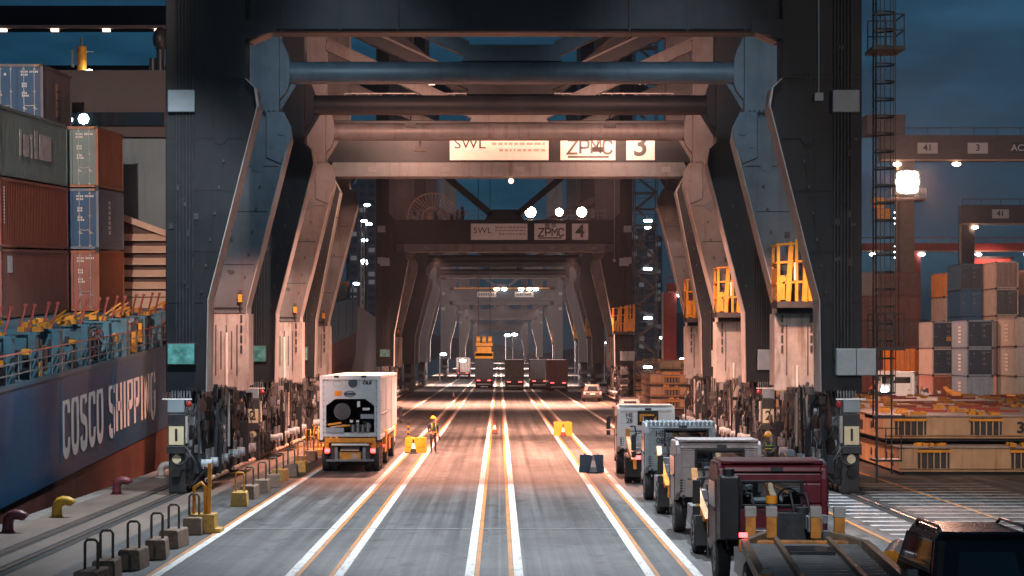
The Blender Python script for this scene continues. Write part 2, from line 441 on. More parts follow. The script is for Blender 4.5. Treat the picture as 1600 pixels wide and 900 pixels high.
# ------------------------------------------------------------------ moored container ship
SLOPE = math.atan(.0475)
SHIP0 = Vector((0, 70, 0))
SROT = Matrix.Rotation(SLOPE, 3, 'X')
def sp(x, y, z):                       # ship space (level ship) to the yard
    return SHIP0 + SROT @ Vector((x, y-70, z))
HULLB = M('hull_navy', (.009,.066,.145), .38, var=.3, scale=.35, dirt=(.05,.10,.14), dirt_amt=.35, streak=1, dscale=.35)
HULLR = M('hull_rust', (.135,.05,.034), .55, var=.35, scale=.5, dirt=(.06,.03,.025), dirt_amt=.8, streak=1, dscale=.4)
SHIPG = M('ship_slate', (.12,.17,.19), .5, var=.15, scale=.4, dirt=(.07,.08,.08), dirt_amt=.5, streak=1)
DECKB = M('deck_teal', (.05,.13,.17), .5, var=.25, scale=1.5, dirt=(.10,.06,.04), dirt_amt=.6)
BEIGE = M('vent_beige', (.55,.38,.28), .5, var=.15, scale=1)
BROWND = M('house_brown', (.06,.038,.034), .6, var=.25, scale=.8)
ship = empty('container_ship', SHIP0, 0, SLOPE)
tag(ship, 'navy blue container ship with white hull lettering moored along the quay', 'ship')
hb = MB()
ys = [-40+6*i for i in range(31)]
rows = [(-15.45,4.15),(-15.5,2.4),(-15.52,.42),(-15.6,.38),(-15.7,-2.0),(-16.4,-5.0)]
vs = []; fs0 = []
for y in ys:
    vs += [(x,y,z) for x,z in rows]
n = len(rows)
for i in range(len(ys)-1):
    for k in range(n-1):
        a_ = i*n+k
        hb.add([vs[a_],vs[a_+n],vs[a_+n+1],vs[a_+1]], [(0,1,2,3)], 0 if k < 2 else 1)
hull = hb.build('hull', [HULLB, HULLR], ship, fix=False)
bl = MB()
bl.box(-15.49,-15.42,-40,140,4.06,4.22,0)
for y in range(-38,138,9):
    bl.box(-15.48,-15.44,y,y+.04,1.0,4.0,0)
bl.build('rubbing_strip', M('hull_navy_light', (.03,.10,.15), .4), hull)
dk = MB(); dk.box(-45,-15.5,-40,140,4.0,4.14); dk.build('deck', SHIPG, ship)
hc = MB(); hc.box(-44,-16.6,-2,140,4.14,5.72); hc.build('hatch_coaming', DECKB, ship)
# lettering
def glyph(ch):
    r = .24
    def rr(x0,x1,z0,z1,k=4,a0=0,a1=360):
        pts=[]
        for cx,cz,s in ((x1-r,z1-r,0),(x0+r,z1-r,90),(x0+r,z0+r,180),(x1-r,z0+r,270)):
            for j in range(k+1):
                t=R(s+90*j/k); pts.append((cx+r*math.cos(t),cz+r*math.sin(t)))
        return pts
    w_=.54
    if ch=='O': return [(rr(0,w_,0,1),True)]
    if ch=='C': 
        p=rr(0,w_,0,1); return [([(w_,.72)]+p[0:15]+p[15:20]+[(w_,.28)],False)]
    if ch=='G':
        p=rr(0,w_,0,1); return [([(w_,.72)]+p+[(w_,.46),(w_*.5,.46)],False)]
    if ch=='S':
        return [([(w_,.80),(w_-.05,.95),(w_-.18,1),(.18,1),(.04,.94),(0,.80),(0,.66),(.06,.55),(.18,.52),(w_-.18,.48),(w_-.05,.44),(w_,.33),(w_,.2),(w_-.05,.05),(w_-.18,0),(.18,0),(.05,.05),(0,.2)],False)]
    if ch=='H': return [([(0,0),(0,1)],False),([(w_,0),(w_,1)],False),([(0,.5),(w_,.5)],False)]
    if ch=='I': return [([(.1,0),(.1,1)],False)]
    if ch=='N': return [([(0,0),(0,1)],False),([(0,1),(w_,0)],False),([(w_,0),(w_,1)],False)]
    if ch=='P': return [([(0,0),(0,1),(w_-.15,1),(w_-.03,.95),(w_,.82),(w_,.62),(w_-.03,.49),(w_-.15,.44),(0,.44)],False)]
    if ch=='Z': return [([(0,1),(w_+.1,1),(0,0),(w_+.1,0)],False)]
    if ch=='M': return [([(0,0),(0,1),(w_*.55,.45),(w_*1.1,1),(w_*1.1,0)],False)]
    return []
def lettering(mb, word, org, ux, uz, hgt, wx, gap, wd, th, m=0, space=.5):
    x = 0
    for ch in word:
        if ch == ' ': x += space; continue
        adv = {'I': .2, 'M': .6, 'Z': .64}.get(ch, .54)
        for pts, cl_ in glyph(ch):
            mb.stroke([((x+p[0])*wx, p[1]*hgt) for p in pts], wd, org, ux, uz, th, m, cl_)
        x += adv+gap
lt = MB()
lettering(lt, 'COSCO SHIPPING', (-15.49,-1.7,1.25), (0,1,0), (0,0,1), 1.98, 1.62, .36, .39, .012, 0, .5)
lt.build('hull_lettering', M('hull_letter_white', (.88,.84,.80), .5, var=.06, scale=.8, dirt=(.5,.42,.38), dirt_amt=.5), ship, fix=False)
# deck edge: posts, rails, levers, yellow twist-lock gear, hoses
post_y = [(61.8,1),(65.0,1),(68.4,1),(73.2,1),(77.2,1),(80.8,1),(85.0,1),(89.0,1),(93.2,1)]
for i,(py,_) in enumerate(post_y):
    p = MB(); y = py-70
    p.box(-17.0,-15.75,y,y+.14,4.14,5.65,0); p.box(-15.85,-15.6,y-.18,y+.26,4.14,5.7,0); p.box(-17.1,-15.55,y-.1,y+.28,5.65,5.73,0)
    if i % 2 == 0: p.box(-16.6,-16.2,y-.02,y,4.5,5.2,1)
    p.build('lashing_post', [DECKB, STEEL_D], ship)
    rd = MB()
    for dx in (0,.32):
        rd.cyl((-16.5+dx,y+.4,5.0),(-16.15+dx,y+.8,6.62),.045,6); rd.cbox((-16.15+dx,y+.8,6.62),(.12,.12,.1))
    rd.build_each('lashing_lever', M('lever_red', (.26,.045,.035), .5), ship)
rs = random.Random(5)
yl = MB()
for k in range(55):
    y = rs.uniform(-10,28); x = rs.uniform(-18.2,-15.9); z = 5.73+rs.uniform(0,.22)
    s = rs.uniform(.12,.34)
    yl.cbox((x,y,z),(s,s*1.6,.18),0)
for k in range(13):
    y = rs.uniform(-10,28); x = rs.uniform(-17,-16); a_ = rs.uniform(-.5,.5)
    yl.bar((x,y,5.8),(x+.8,y+a_,6.1+rs.uniform(-.2,.3)),.07,.07,0)
yl.build_each('twist_lock', M('deck_amber',(.50,.19,.01),.55,var=.35,scale=3,dirt=(.12,.06,.03),dirt_amt=.9), ship)
rail = MB()
for k in range(28):
    y = -14+1.55*k
    rail.cyl((-15.52,y,4.2),(-15.52,y,5.15),.025,6,0)
for z,m_ in ((5.15,1),(4.85,0),(4.5,0)):
    rail.bar((-15.52,-14,z),(-15.52,28,z),.045,.045,m_)
rail.build('railing', [STEEL, M('rail_red', (.55,.16,.12), .5)], ship)
cl2 = MB()
for k in range(150):
    y = rs.uniform(-13,27); x = rs.uniform(-16.5,-15.7)
    cl2.cbox((x,y,4.14+rs.uniform(.1,1.2)),(rs.uniform(.05,.3),rs.uniform(.1,.5),rs.uniform(.1,.9)),rs.choice((0,0,1,2,3)))
cl2.build_each('deck_fitting', [STEEL_D, STEEL, YEL, M('deck_red', (.30,.05,.04), .5)], ship)
hs = MB()
for k in range(9):
    cy = 5.0+rs.uniform(-.7,.7); cz = 5.0+rs.uniform(-.3,.4); r_ = rs.uniform(.3,.7)
    hs.tube([(-15.6+rs.uniform(-.2,.1),cy+r_*math.cos(t*.5),cz+r_*math.sin(t*.5)*.9) for t in range(12)], .035, 6, k % 3)
hs.build_each('hose_coil', [M('hose_red', (.35,.05,.04), .5), CABLE, STEEL], ship)
# deckhouse and ventilator behind the containers
dh = MB(); dh.box(-40,-17.2,31.5,48,4.1,14.6,0); dh.box(-24,-15.9,33.5,44,4.1,8.0,0)
house = dh.build('deckhouse', SHIPG, ship, bevel=.05)
up = MB(); up.box(-40,-17.0,31.2,46,14.62,18.1,0); up.box(-40,-17.5,31.0,31.2,15.2,15.9,1)
up.build('upper_house', [BROWND, GLASSD], ship)
vt = MB(); yv = 29.4
x0,x1 = -20.0,-15.8; z0=6.45; zl=10.6; zr=8.95
vt.prism([(x0,z0),(x1,z0),(x1,zr),(x0,zl)], 'y', yv+.3, yv+2, 1)
vt.bar((x0,yv+.2,z0),(x0,yv+.2,zl),.3,.4,0); vt.bar((x1,yv+.2,z0),(x1,yv+.2,zr),.3,.4,0)
vt.bar((x0-.15,yv+.2,zl+.05),(x1+.15,yv+.2,zr+.05),.35,.3,0); vt.bar((x0-.15,yv+.2,z0),(x1+.15,yv+.2,z0),.4,.3,0)
vt.box(x0-.2,x1+.2,yv,yv+1.5,z0-1.1,z0-.2,0)
for k in range(5):
    z = z0+.45+.62*k; xr = x1-.1 if z < zr-.1 else x0+(zl-z)/(zl-zr)*(x1-x0)-.3
    if xr > x0+.4: vt.add([(x0,yv,z-.2),(xr,yv,z-.2),(xr,yv+.4,z+.2),(x0,yv+.4,z+.2),(x0,yv,z-.14),(xr,yv,z-.14),(xr,yv+.4,z+.26),(x0,yv+.4,z+.26)],[(0,1,2,3),(4,7,6,5),(0,4,5,1),(1,5,6,2),(2,6,7,3),(3,7,4,0)],0)
vt.build('ventilator', [BEIGE, M('vent_dark', (.10,.06,.045), .7)], ship)
ms = MB(); ms.cyl((-23.7,40,10),(-23.7,40,20.3),.27,12,0); ms.cyl((-23.7,40,20.3),(-23.7,40,20.8),.06,6,1)
for z in (20.0,18.9,18.2): ms.bar((-24.4,40,z),(-23.0,40,z),.05,.05,1)
ms.cbox((-24.15,39.7,19.6),(.12,.2,1.0),1)
mast = ms.build('signal_mast', [ORA, STEEL], ship)
ml = MB(); ml.ball((-23.8,39.68,18.6),.11,8); ml.ball((-23.2,39.6,18.85),.16,8,0,(1.6,1,.8)); ml.build_each('mast_light', LAMP_C, mast)
dm = MB(); dm.ball((-18.0,33,19.9),.5,14,0,(.85,.85,1.3)); dm.cyl((-18,33,18.1),(-18,33,19.4),.22,10,0); dm.cyl((-18.4,33,18.1),(-18.4,33,18.9),.2,10,0)
dm.build('satellite_dome', M('dome_dark', (.03,.03,.035), .4), house)
fl = MB(); fl.ball((-21.7,31.0,15.55),.28,8,0,(1,.6,1)); fl.ball((-22.4,31.0,15.5),.14,8,0); fl.build_each('deck_flood', LAMP_C, house)

# ------------------------------------------------------------------ containers
_cm = {}
def CM(key, col, rust=.5):
    if key in _cm: return _cm[key]
    _cm[key] = M('container_'+key, col, .5, var=.16, scale=.9, dirt=(.14,.05,.025), dirt_amt=rust, streak=1, dscale=.7)
    return _cm[key]
ROD = M('lock_rod_steel', (.42,.42,.40), .4, .4, var=.2)
MARK = M('stencil_white', (.75,.73,.70), .6, var=.1)
DARKSEAL = M('door_seal', (.03,.03,.032), .8)
_proto = {}
def container_proto(L, Hh, Wd=2.44):
    key = (L, Hh)
    if key in _proto: return _proto[key]
    hw = Wd/2
    b = MB()
    # frame: posts, rails, corner castings
    for sx in (-1,1):
        for y in (.08, L-.08):
            b.cbox((sx*(hw-.06),y,Hh/2),(.12,.16,Hh-.2),0)
            for z in (.06,Hh-.06): b.cbox((sx*(hw-.085),y,z),(.18,.18,.125),1)
        for z in (.10,Hh-.08): b.cbox((sx*(hw-.045),L/2,z),(.09,L-.34,.12),0)
    for y in (.07,L-.07):
        for z in (.10,Hh-.08): b.cbox((0,y,z),(Wd-.36,.11,.13),0)
    # corrugated sides and far end
    def corr(n_, fn, z0, z1):
        vs=[]; fs=[]
        for i in range(n_*4+1):
            t=i/(n_*4); dep=(0,.036,.036,0)[i%4] if i%4 in (1,2) else 0
            dep = .036 if i%4 in (2,3) else 0
            vs += [fn(t,dep,z0),fn(t,dep,z1)]
        for i in range(n_*4): fs.append((2*i,2*i+2,2*i+3,2*i+1))
        b.add(vs,fs,0)
    nn = int(L/.28)
    corr(nn, lambda t,d,z:(hw-.015-d,.15+(L-.3)*t,z), .14, Hh-.12)
    corr(nn, lambda t,d,z:(-hw+.015+d,.15+(L-.3)*t,z), .14, Hh-.12)
    corr(8, lambda t,d,z:(-hw+.12+(Wd-.24)*t,L-.03-d,z), .14, Hh-.12)
    # roof with shallow ribs, floor
    vs=[];fs=[]
    m_=int(L/.3)
    for i in range(m_*2+1):
        y=.12+(L-.24)*i/(m_*2); z=Hh-.025-(.02 if i%2 else 0)
        vs += [(-hw+.09,y,z),(hw-.09,y,z)]
    for i in range(m_*2): fs.append((2*i,2*i+1,2*i+3,2*i+2))
    b.add(vs,fs,0)
    b.box(-hw+.1,hw-.1,.1,L-.1,.12,.16,1)
    body = b.build('shipping_container', [CM('proto',(.3,.3,.3)), STEEL_D])
    for sx in (-1,1):
        d = MB(); xa, xb = (-hw+.13,-.012) if sx<0 else (.012,hw-.13)
        d.box(xa,xb,.045,.085,.18,Hh-.16,0)
        for k in range(4):
            z0=.34+k*(Hh-.6)/4; d.box(xa+.06,xb-.06,.028,.044,z0,z0+(Hh-.6)/4-.16,0)
        for k in range(4): d.cbox(((xa if sx<0 else xb),.03,.5+k*(Hh-1)/3),(.1,.05,.1),0)
        d.box(xa-.012 if sx>0 else xb,xa if sx>0 else xb+.012,.05,.08,.18,Hh-.16,1)
        door = d.build('door', [CM('proto',(.3,.3,.3)), DARKSEAL], body)
        for fx in (.28,.74):
            r_ = MB(); x = xa+(xb-xa)*fx
            r_.cyl((x,0,.12),(x,0,Hh-.1),.022,8,0)
            for z in (.2,.85,Hh*.55,Hh-.25): r_.cbox((x,.012,z),(.11,.035,.06),0)
            r_.bar((x,-.012,.95),(x+.28*(1 if fx<.5 else -1)*.9,-.012,.92),.03,.03,0); r_.cbox((x+.05,-.01,.78),(.16,.03,.05),0)
            r_.build('lock_rod', ROD, door)
    mk = MB(); y = .02; rs_ = random.Random(3)
    for row,(z,n_) in enumerate(((Hh-.42,9),(Hh-.56,4),(Hh-.98,3),(Hh-1.10,3),(Hh-1.42,3),(Hh-1.54,4))):
        x = .22 if row>1 else .18
        for k in range(n_):
            wch=.055; mk.box(x,x+wch,y,y+.006,z,z+.09); x += wch+.03+(.06 if k in (3,) else 0)
    mk.box(-.95,-.72,y,y+.006,Hh-1.5,Hh-1.43); mk.box(-.62,-.52,y,y+.006,Hh-.55,Hh-.44)
    mk.build('stencil_marks', MARK, body)
    for o in [body]+kids(body):
        o.material_slots[0].link = 'OBJECT'
        for q in kids(o):
            q.material_slots[0].link = 'OBJECT'
            if q.name.startswith('lock_rod'): q.material_slots[0].material = ROD
        if o.name.startswith('stencil'): o.material_slots[0].material = MARK
    _proto[key] = [body, False]
    return _proto[key]
def set_col(o, mat):
    for c in [o]+kids(o):
        if c.material_slots and c.material_slots[0].link == 'OBJECT' and not c.name.startswith('stencil'): c.material_slots[0].material = mat
def add_container(L, Hh, loc, key, col, label, group=None, rz=0, rx=0, rust=.5, door_key=None, door_col=None, marks=True):
    pr = container_proto(L, Hh)
    if not pr[1]: o = pr[0]; pr[1] = True; pr.append(clone(o))
    else:
        src = pr[2]; o = src; pr[2] = clone(src)
    o.location = loc; o.rotation_euler = (rx,0,rz)
    set_col(o, CM(key, col, rust))
    if door_key:
        for c in kids(o):
            if c.name.startswith('door'): c.material_slots[0].material = CM(door_key, door_col, rust)
    tag(o, label, 'container', group)
    return o
def finish_containers():
    for pr in _proto.values():
        if len(pr) > 2:
            def rm(o):
                for c in kids(o): rm(c)
                bpy.data.objects.remove(o)
            rm(pr[2])
        elif not pr[1]: pass
GSHIP = 'containers stacked on the ship deck'
Z0 = 5.75; HC = 2.9
def ship_box(L, x, y, tier, *a_, **k): return add_container(L, HC, sp(x,y,Z0+HC*tier+.015*tier), *a_, group=GSHIP, rx=SLOPE, **k)
X1 = -21.4
c_ = ship_box(12.19,X1,78.2,0,'brown_rose',(.20,.085,.07),'rose brown container with a small pale sticker, lowest of the left edge stack')
st = MB(); st.box(1.225,1.235,1.0,1.75,1.9,2.6,0); st.build('sticker', M('sticker_pale', (.45,.55,.6), .5, var=.5, scale=6), c_)
c_ = ship_box(12.19,X1,78.2,1,'brown_red',(.22,.07,.045),'red brown container with vertical white code, between the rose brown and grey green ones')
vm = MB()
for k in range(12): vm.box(1.225,1.235,.5,.62,1.0+k*.13,1.08+k*.13)
vm.build('side_code', MARK, c_)
c_ = ship_box(12.19,X1,78.2,2,'grey_green',(.15,.23,.23),'grey green container with smeared white side lettering, topmost of the stack at the left edge', rust=.25)
vm = MB(); x = 3.2
for wd,hh in ((.35,1.1),(.9,.95),(.3,1.0),(.55,1.2),(2.2,1.1)):
    vm.box(1.225,1.235,x,x+wd,1.0,1.0+hh); x += wd+.35
vm.build('side_lettering', M('faded_white', (.55,.58,.57), .6, var=.25, scale=2, dirt=(.15,.2,.2), dirt_amt=.8), c_)
X2 = -20.1; Y2 = 91
c_ = ship_box(6.06,X2,Y2,0,'rust_orange',(.36,.13,.06),'rust orange container with salmon doors, lowest of the middle stack', door_key='salmon', door_col=(.34,.13,.10))
text_mesh('WES', .42, MARK, 'door_lettering', c_, (-.62,.012,2.15), FACE_CAM, .015)
c_ = ship_box(6.06,X2,Y2,1,'slate_blue',(.16,.21,.28),'slate blue container with navy doors and white side letters, second up in the middle stack', door_key='navy_door', door_col=(.010,.085,.20), rust=.3)
vm = MB()
for k in range(7): vm.box(1.225,1.235,2.3,2.75,.75+k*.24,.92+k*.24)
vm.build('side_lettering', MARK, c_)
tr = MB(); tr.prism([(-.75,1.12),(-.5,1.12),(-.625,1.36)],'y',.018,.024); tr.build('warning_triangle', YEL, c_)
c_ = ship_box(6.06,X2,Y2,2,'rust_brown',(.34,.15,.085),'rust streaked brown container with grey green doors, topmost of the middle stack', door_key='grey_green', door_col=(.13,.21,.21), rust=.8)
tr = MB(); tr.prism([(-.75,1.12),(-.5,1.12),(-.625,1.36)],'y',.018,.024); tr.build('warning_triangle', YEL, c_)
tr = MB(); tr.box(-1.0,-.68,.018,.024,2.1,2.5); tr.build('hazard_placard', PLATE_W, c_)
names4 = ['lowest','second','third','top']
for t in range(3):
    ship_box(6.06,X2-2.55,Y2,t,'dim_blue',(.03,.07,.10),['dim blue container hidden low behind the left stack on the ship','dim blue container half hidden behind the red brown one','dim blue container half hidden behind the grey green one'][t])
c_ = ship_box(6.06,X2-2.55,Y2,3,'dusk_plum',(.17,.15,.16),'navy door container with plum grey side, highest on the ship deck', door_key='navy_door', door_col=(.010,.085,.20), rust=.3)
vm = MB()
for k in range(4): vm.box(1.225,1.235,2.6,3.2,.6+k*.42,.95+k*.42)
vm.build('side_lettering', M('letter_salmon', (.55,.35,.28), .6), c_)
for k in range(3):
    hz = MB()
    for j in range(4): hz.box(-1.1+j*.09,-1.05+j*.09,-.004,.004,HC-.11,HC-.02); hz.box(.8+j*.09,.85+j*.09,-.004,.004,HC-.11,HC-.02)
    hz.build('hazard_stripe', YEL, [o for o in bpy.data.objects if o.get('label','').startswith(('navy door container','rust streaked','slate blue'))][k])
ship_box(6.06,X2-5.1,Y2+2,3,'pale_beige',(.4,.32,.27),'beige container peeking over the navy door container on the ship')
# ------------------------------------------------------------------ quay cranes straddling the road
CX = .5
def mir(s, pts): return [(s*x, z) for x, z in pts]
PIPE_LEG = [(10.6,3.45),(12.0,3.45),(12.0,44),(9.25,44),(9.25,17.5),(9.25,14.5),(9.25,14.25),(8.95,13.95),(8.85,13.3),(9.0,12.7),(10.55,6.6)]
BEAM_LEG = [(10.6,3.45),(12.25,3.45),(12.25,44),(11.05,44),(11.05,18.1),(10.4,17.5),(10.4,14.42),(9.6,14.42),(9.2,13.6),(10.55,6.6)]
def number_plate(parent, txt, x, y, z, s=.62, mat=None, h=None):
    p = MB(); p.cbox((x,y,z),(s,.03,h or s)); o = p.build('number_plate', mat or PLATE_Y, parent)
    text_mesh(txt, s*1.15, BLACK, 'numeral', o, (x,y-.02,z), FACE_CAM, .012)
    return o
def add_leg(root, s, y, kind, front, detail=2, depth=1.25):
    pts = PIPE_LEG if kind == 'pipe' else BEAM_LEG
    mb = MB(); mb.prism(mir(s, pts), 'y', y-depth/2, y+depth/2, 0)
    # flange plates standing proud along the inner edge
    ins = pts[-1], pts[-2]
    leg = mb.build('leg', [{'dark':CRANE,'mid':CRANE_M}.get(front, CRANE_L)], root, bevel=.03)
    f = y-depth/2
    fb = MB()
    path = [pts[0], pts[-1], pts[-2], pts[-3]] + ([pts[-4], pts[-5]] if kind == 'pipe' else [])
    for a_, b_ in zip(path[:-1], path[1:]):
        fb.bar((s*(a_[0]-.015),y,a_[1]),(s*(b_[0]-.015),y,b_[1]),.035,depth+.12,0,up=(0,1,0))
    fb.build('edge_flange', [FLANGE], leg)
    if detail < 2: return leg
    ic = MB(); rs = random.Random(int(y*3+s))
    ic.cyl((s*10.1,f-.03,12.2),(s*10.1,f-.001,12.2),.22,18,0); ic.cyl((s*11.2,f-.02,9.4),(s*11.2,f-.001,9.4),.3,18,0)
    for k in range(9):
        z = rs.uniform(7,15.5); x = rs.uniform(10.9,11.9); ic.cbox((s*x,f-.03,z),(rs.uniform(.06,.18),.06,rs.uniform(.06,.25)),1)
    for k in range(6): ic.cbox((s*(10.75+.0*k-(.9*k/6)),f-.03,6.9+.9*k),(.06,.08,.1),1)
    ic.build_each('inspection_cover', [CRANE if front == 'dark' else CRANE_M, STEEL_D], leg)
    sm = MB()
    for z in (8.3, 10.4, 12.2):
        xi_ = 10.6-(z-6.6)/6.1*1.5+.05 if z < 12.7 else 9.3
        sm.box(min(s*xi_,s*11.98),max(s*xi_,s*11.98),f-.012,f-.001,z-.015,z+.015,0)
    for z in (14.3, 26.0):
        sm.box(min(s*9.3,s*11.95),max(s*9.3,s*11.95),f-.04,f-.001,z-.04,z+.04,0)
        for k in range(14): sm.cbox((s*(9.45+.185*k),f-.05,z+.1),(.05,.03,.05),0); sm.cbox((s*(9.45+.185*k),f-.05,z-.1),(.05,.03,.05),0)
    sm.box(min(s*10.7,s*11.9),max(s*10.7,s*11.9),f-.035,f-.001,6.52,6.6,0)
    if front == 'dark': sm.box(min(s*10.35,s*10.37),max(s*10.35,s*10.37),f-.01,f-.001,7.5,40,0)
    sm.build('splice_seam', CRANE, leg)
    # hinge bracket where the leg bends
    br = MB(); q_ = [(9.05,14.35),(8.75,13.75),(8.78,13.3),(9.15,12.3),(9.75,12.55),(9.75,14.35)] if kind == 'pipe' else [(9.3,13.9),(9.12,13.5),(9.4,12.6),(9.9,12.8),(9.9,13.9)]
    br.prism(mir(s,q_),'y',f-.07,f-.002,0); br.cyl((s*9.15,f-.12,13.55),(s*9.15,f-.05,13.55),.14,12,0); br.cyl((s*9.5,f-.1,13.0),(s*9.5,f-.05,13.0),.1,12,0)
    if front != 'dark': br.build('hinge_bracket', CRANE_M if front == 'mid' else CRANE_L, leg, bevel=.015)
    if front == 'dark':
        cb = MB()
        for k in range(6):
            x = s*(11.62-.115*k); cb.cyl((x,f-.05,4.6),(x,f-.05,42),.028,8,0)
        for z in range(6, 42, 2): cb.box(min(s*11.0,s*11.7),max(s*11.0,s*11.7),f-.03,f-.004,z,z+.06,1)
        cb.build('cable_conduit', [STEEL_D, CRANE], leg)
        jb = MB(); jb.cbox((s*11.42,f-.14,13.45),(.92,.2,.76)); jb.build('junction_box', BOXGREY, leg, bevel=.02)
        if s > 0:
            jb = MB(); jb.cbox((10.5,f-.1,13.6),(.3,.14,.28)); jb.cyl((10.5,f-.05,13.7),(10.5,f-.05,30),.03,8); jb.build('lamp_box', BOXGREY, leg, bevel=.01)
            jb = MB(); jb.cbox((11.42,f-.16,4.48),(.66,.3,.92)); jb.cbox((12.1,f-.16,4.48),(.66,.3,.92)); jb.build_each('control_cabinet', BOXGREY, leg, bevel=.02)
        else:
            jb = MB(); jb.cbox((-11.42,f-.14,4.75),(.98,.24,.76)); w_ = jb.build_each('control_cabinet', STEEL_D, leg, bevel=.02)
            jb = MB(); jb.cbox((-11.42,f-.275,4.75),(.90,.02,.68),0); g_ = jb.build('cabinet_window', M('cabinet_green_glass', (.10,.30,.27), .18, var=.6, scale=3.2), w_)
    else:
        # pale ribbed lower casing
        wp = MB(); wp.box(min(s*10.42,s*11.98),max(s*10.42,s*11.98),f-.12,f-.001,3.3,6.35,0); wp.box(min(s*10.42,s*10.585),max(s*10.42,s*10.585),f,f+depth,3.5,6.35,0)
        for k in range(5):
            if s < 0 or k in (0,4): wp.cbox((s*(10.9+.21*k),f-.14,4.9),(.05,.05,1.5 if k % 2 else 2.0),1)
        wp.box(min(s*10.55,s*12.02),max(s*10.55,s*12.02),f-.2,f+.1,6.36,6.43,1)
        w_ = wp.build('lower_casing', [CRANE_W, CRANE_L], leg, bevel=.01)
        tb = MB(); tb.cyl((s*11.3,f-.2,3.0),(s*11.3,f-.2,5.6 if s<0 else 4.3),.06,8,0); tb.cbox((s*11.3,f-.2,3.0),(.22,.16,.5),1)
        for x_ in (10.72,11.88):
            for k in range(4): tb.cbox((s*x_,f-.17,6.15-.4*k),(.07,.1,.28),2)
        tb.build('column_gauge', [PLATE_W, WORN_PIPE, STEEL_D], w_)
        if s < 0:
            wl = MB(); wl.cbox((s*10.75,f-.3,6.95),(.16,.16,.3),0); wl.cbox((s*10.75,f-.3,7.2),(.12,.12,.15),1); wl.cyl((s*10.75,f-.25,6.4),(s*10.75,f-.25,6.85),.03,6,1)
            wl.build('beacon', [YEL, STEEL_D], leg)
    return leg
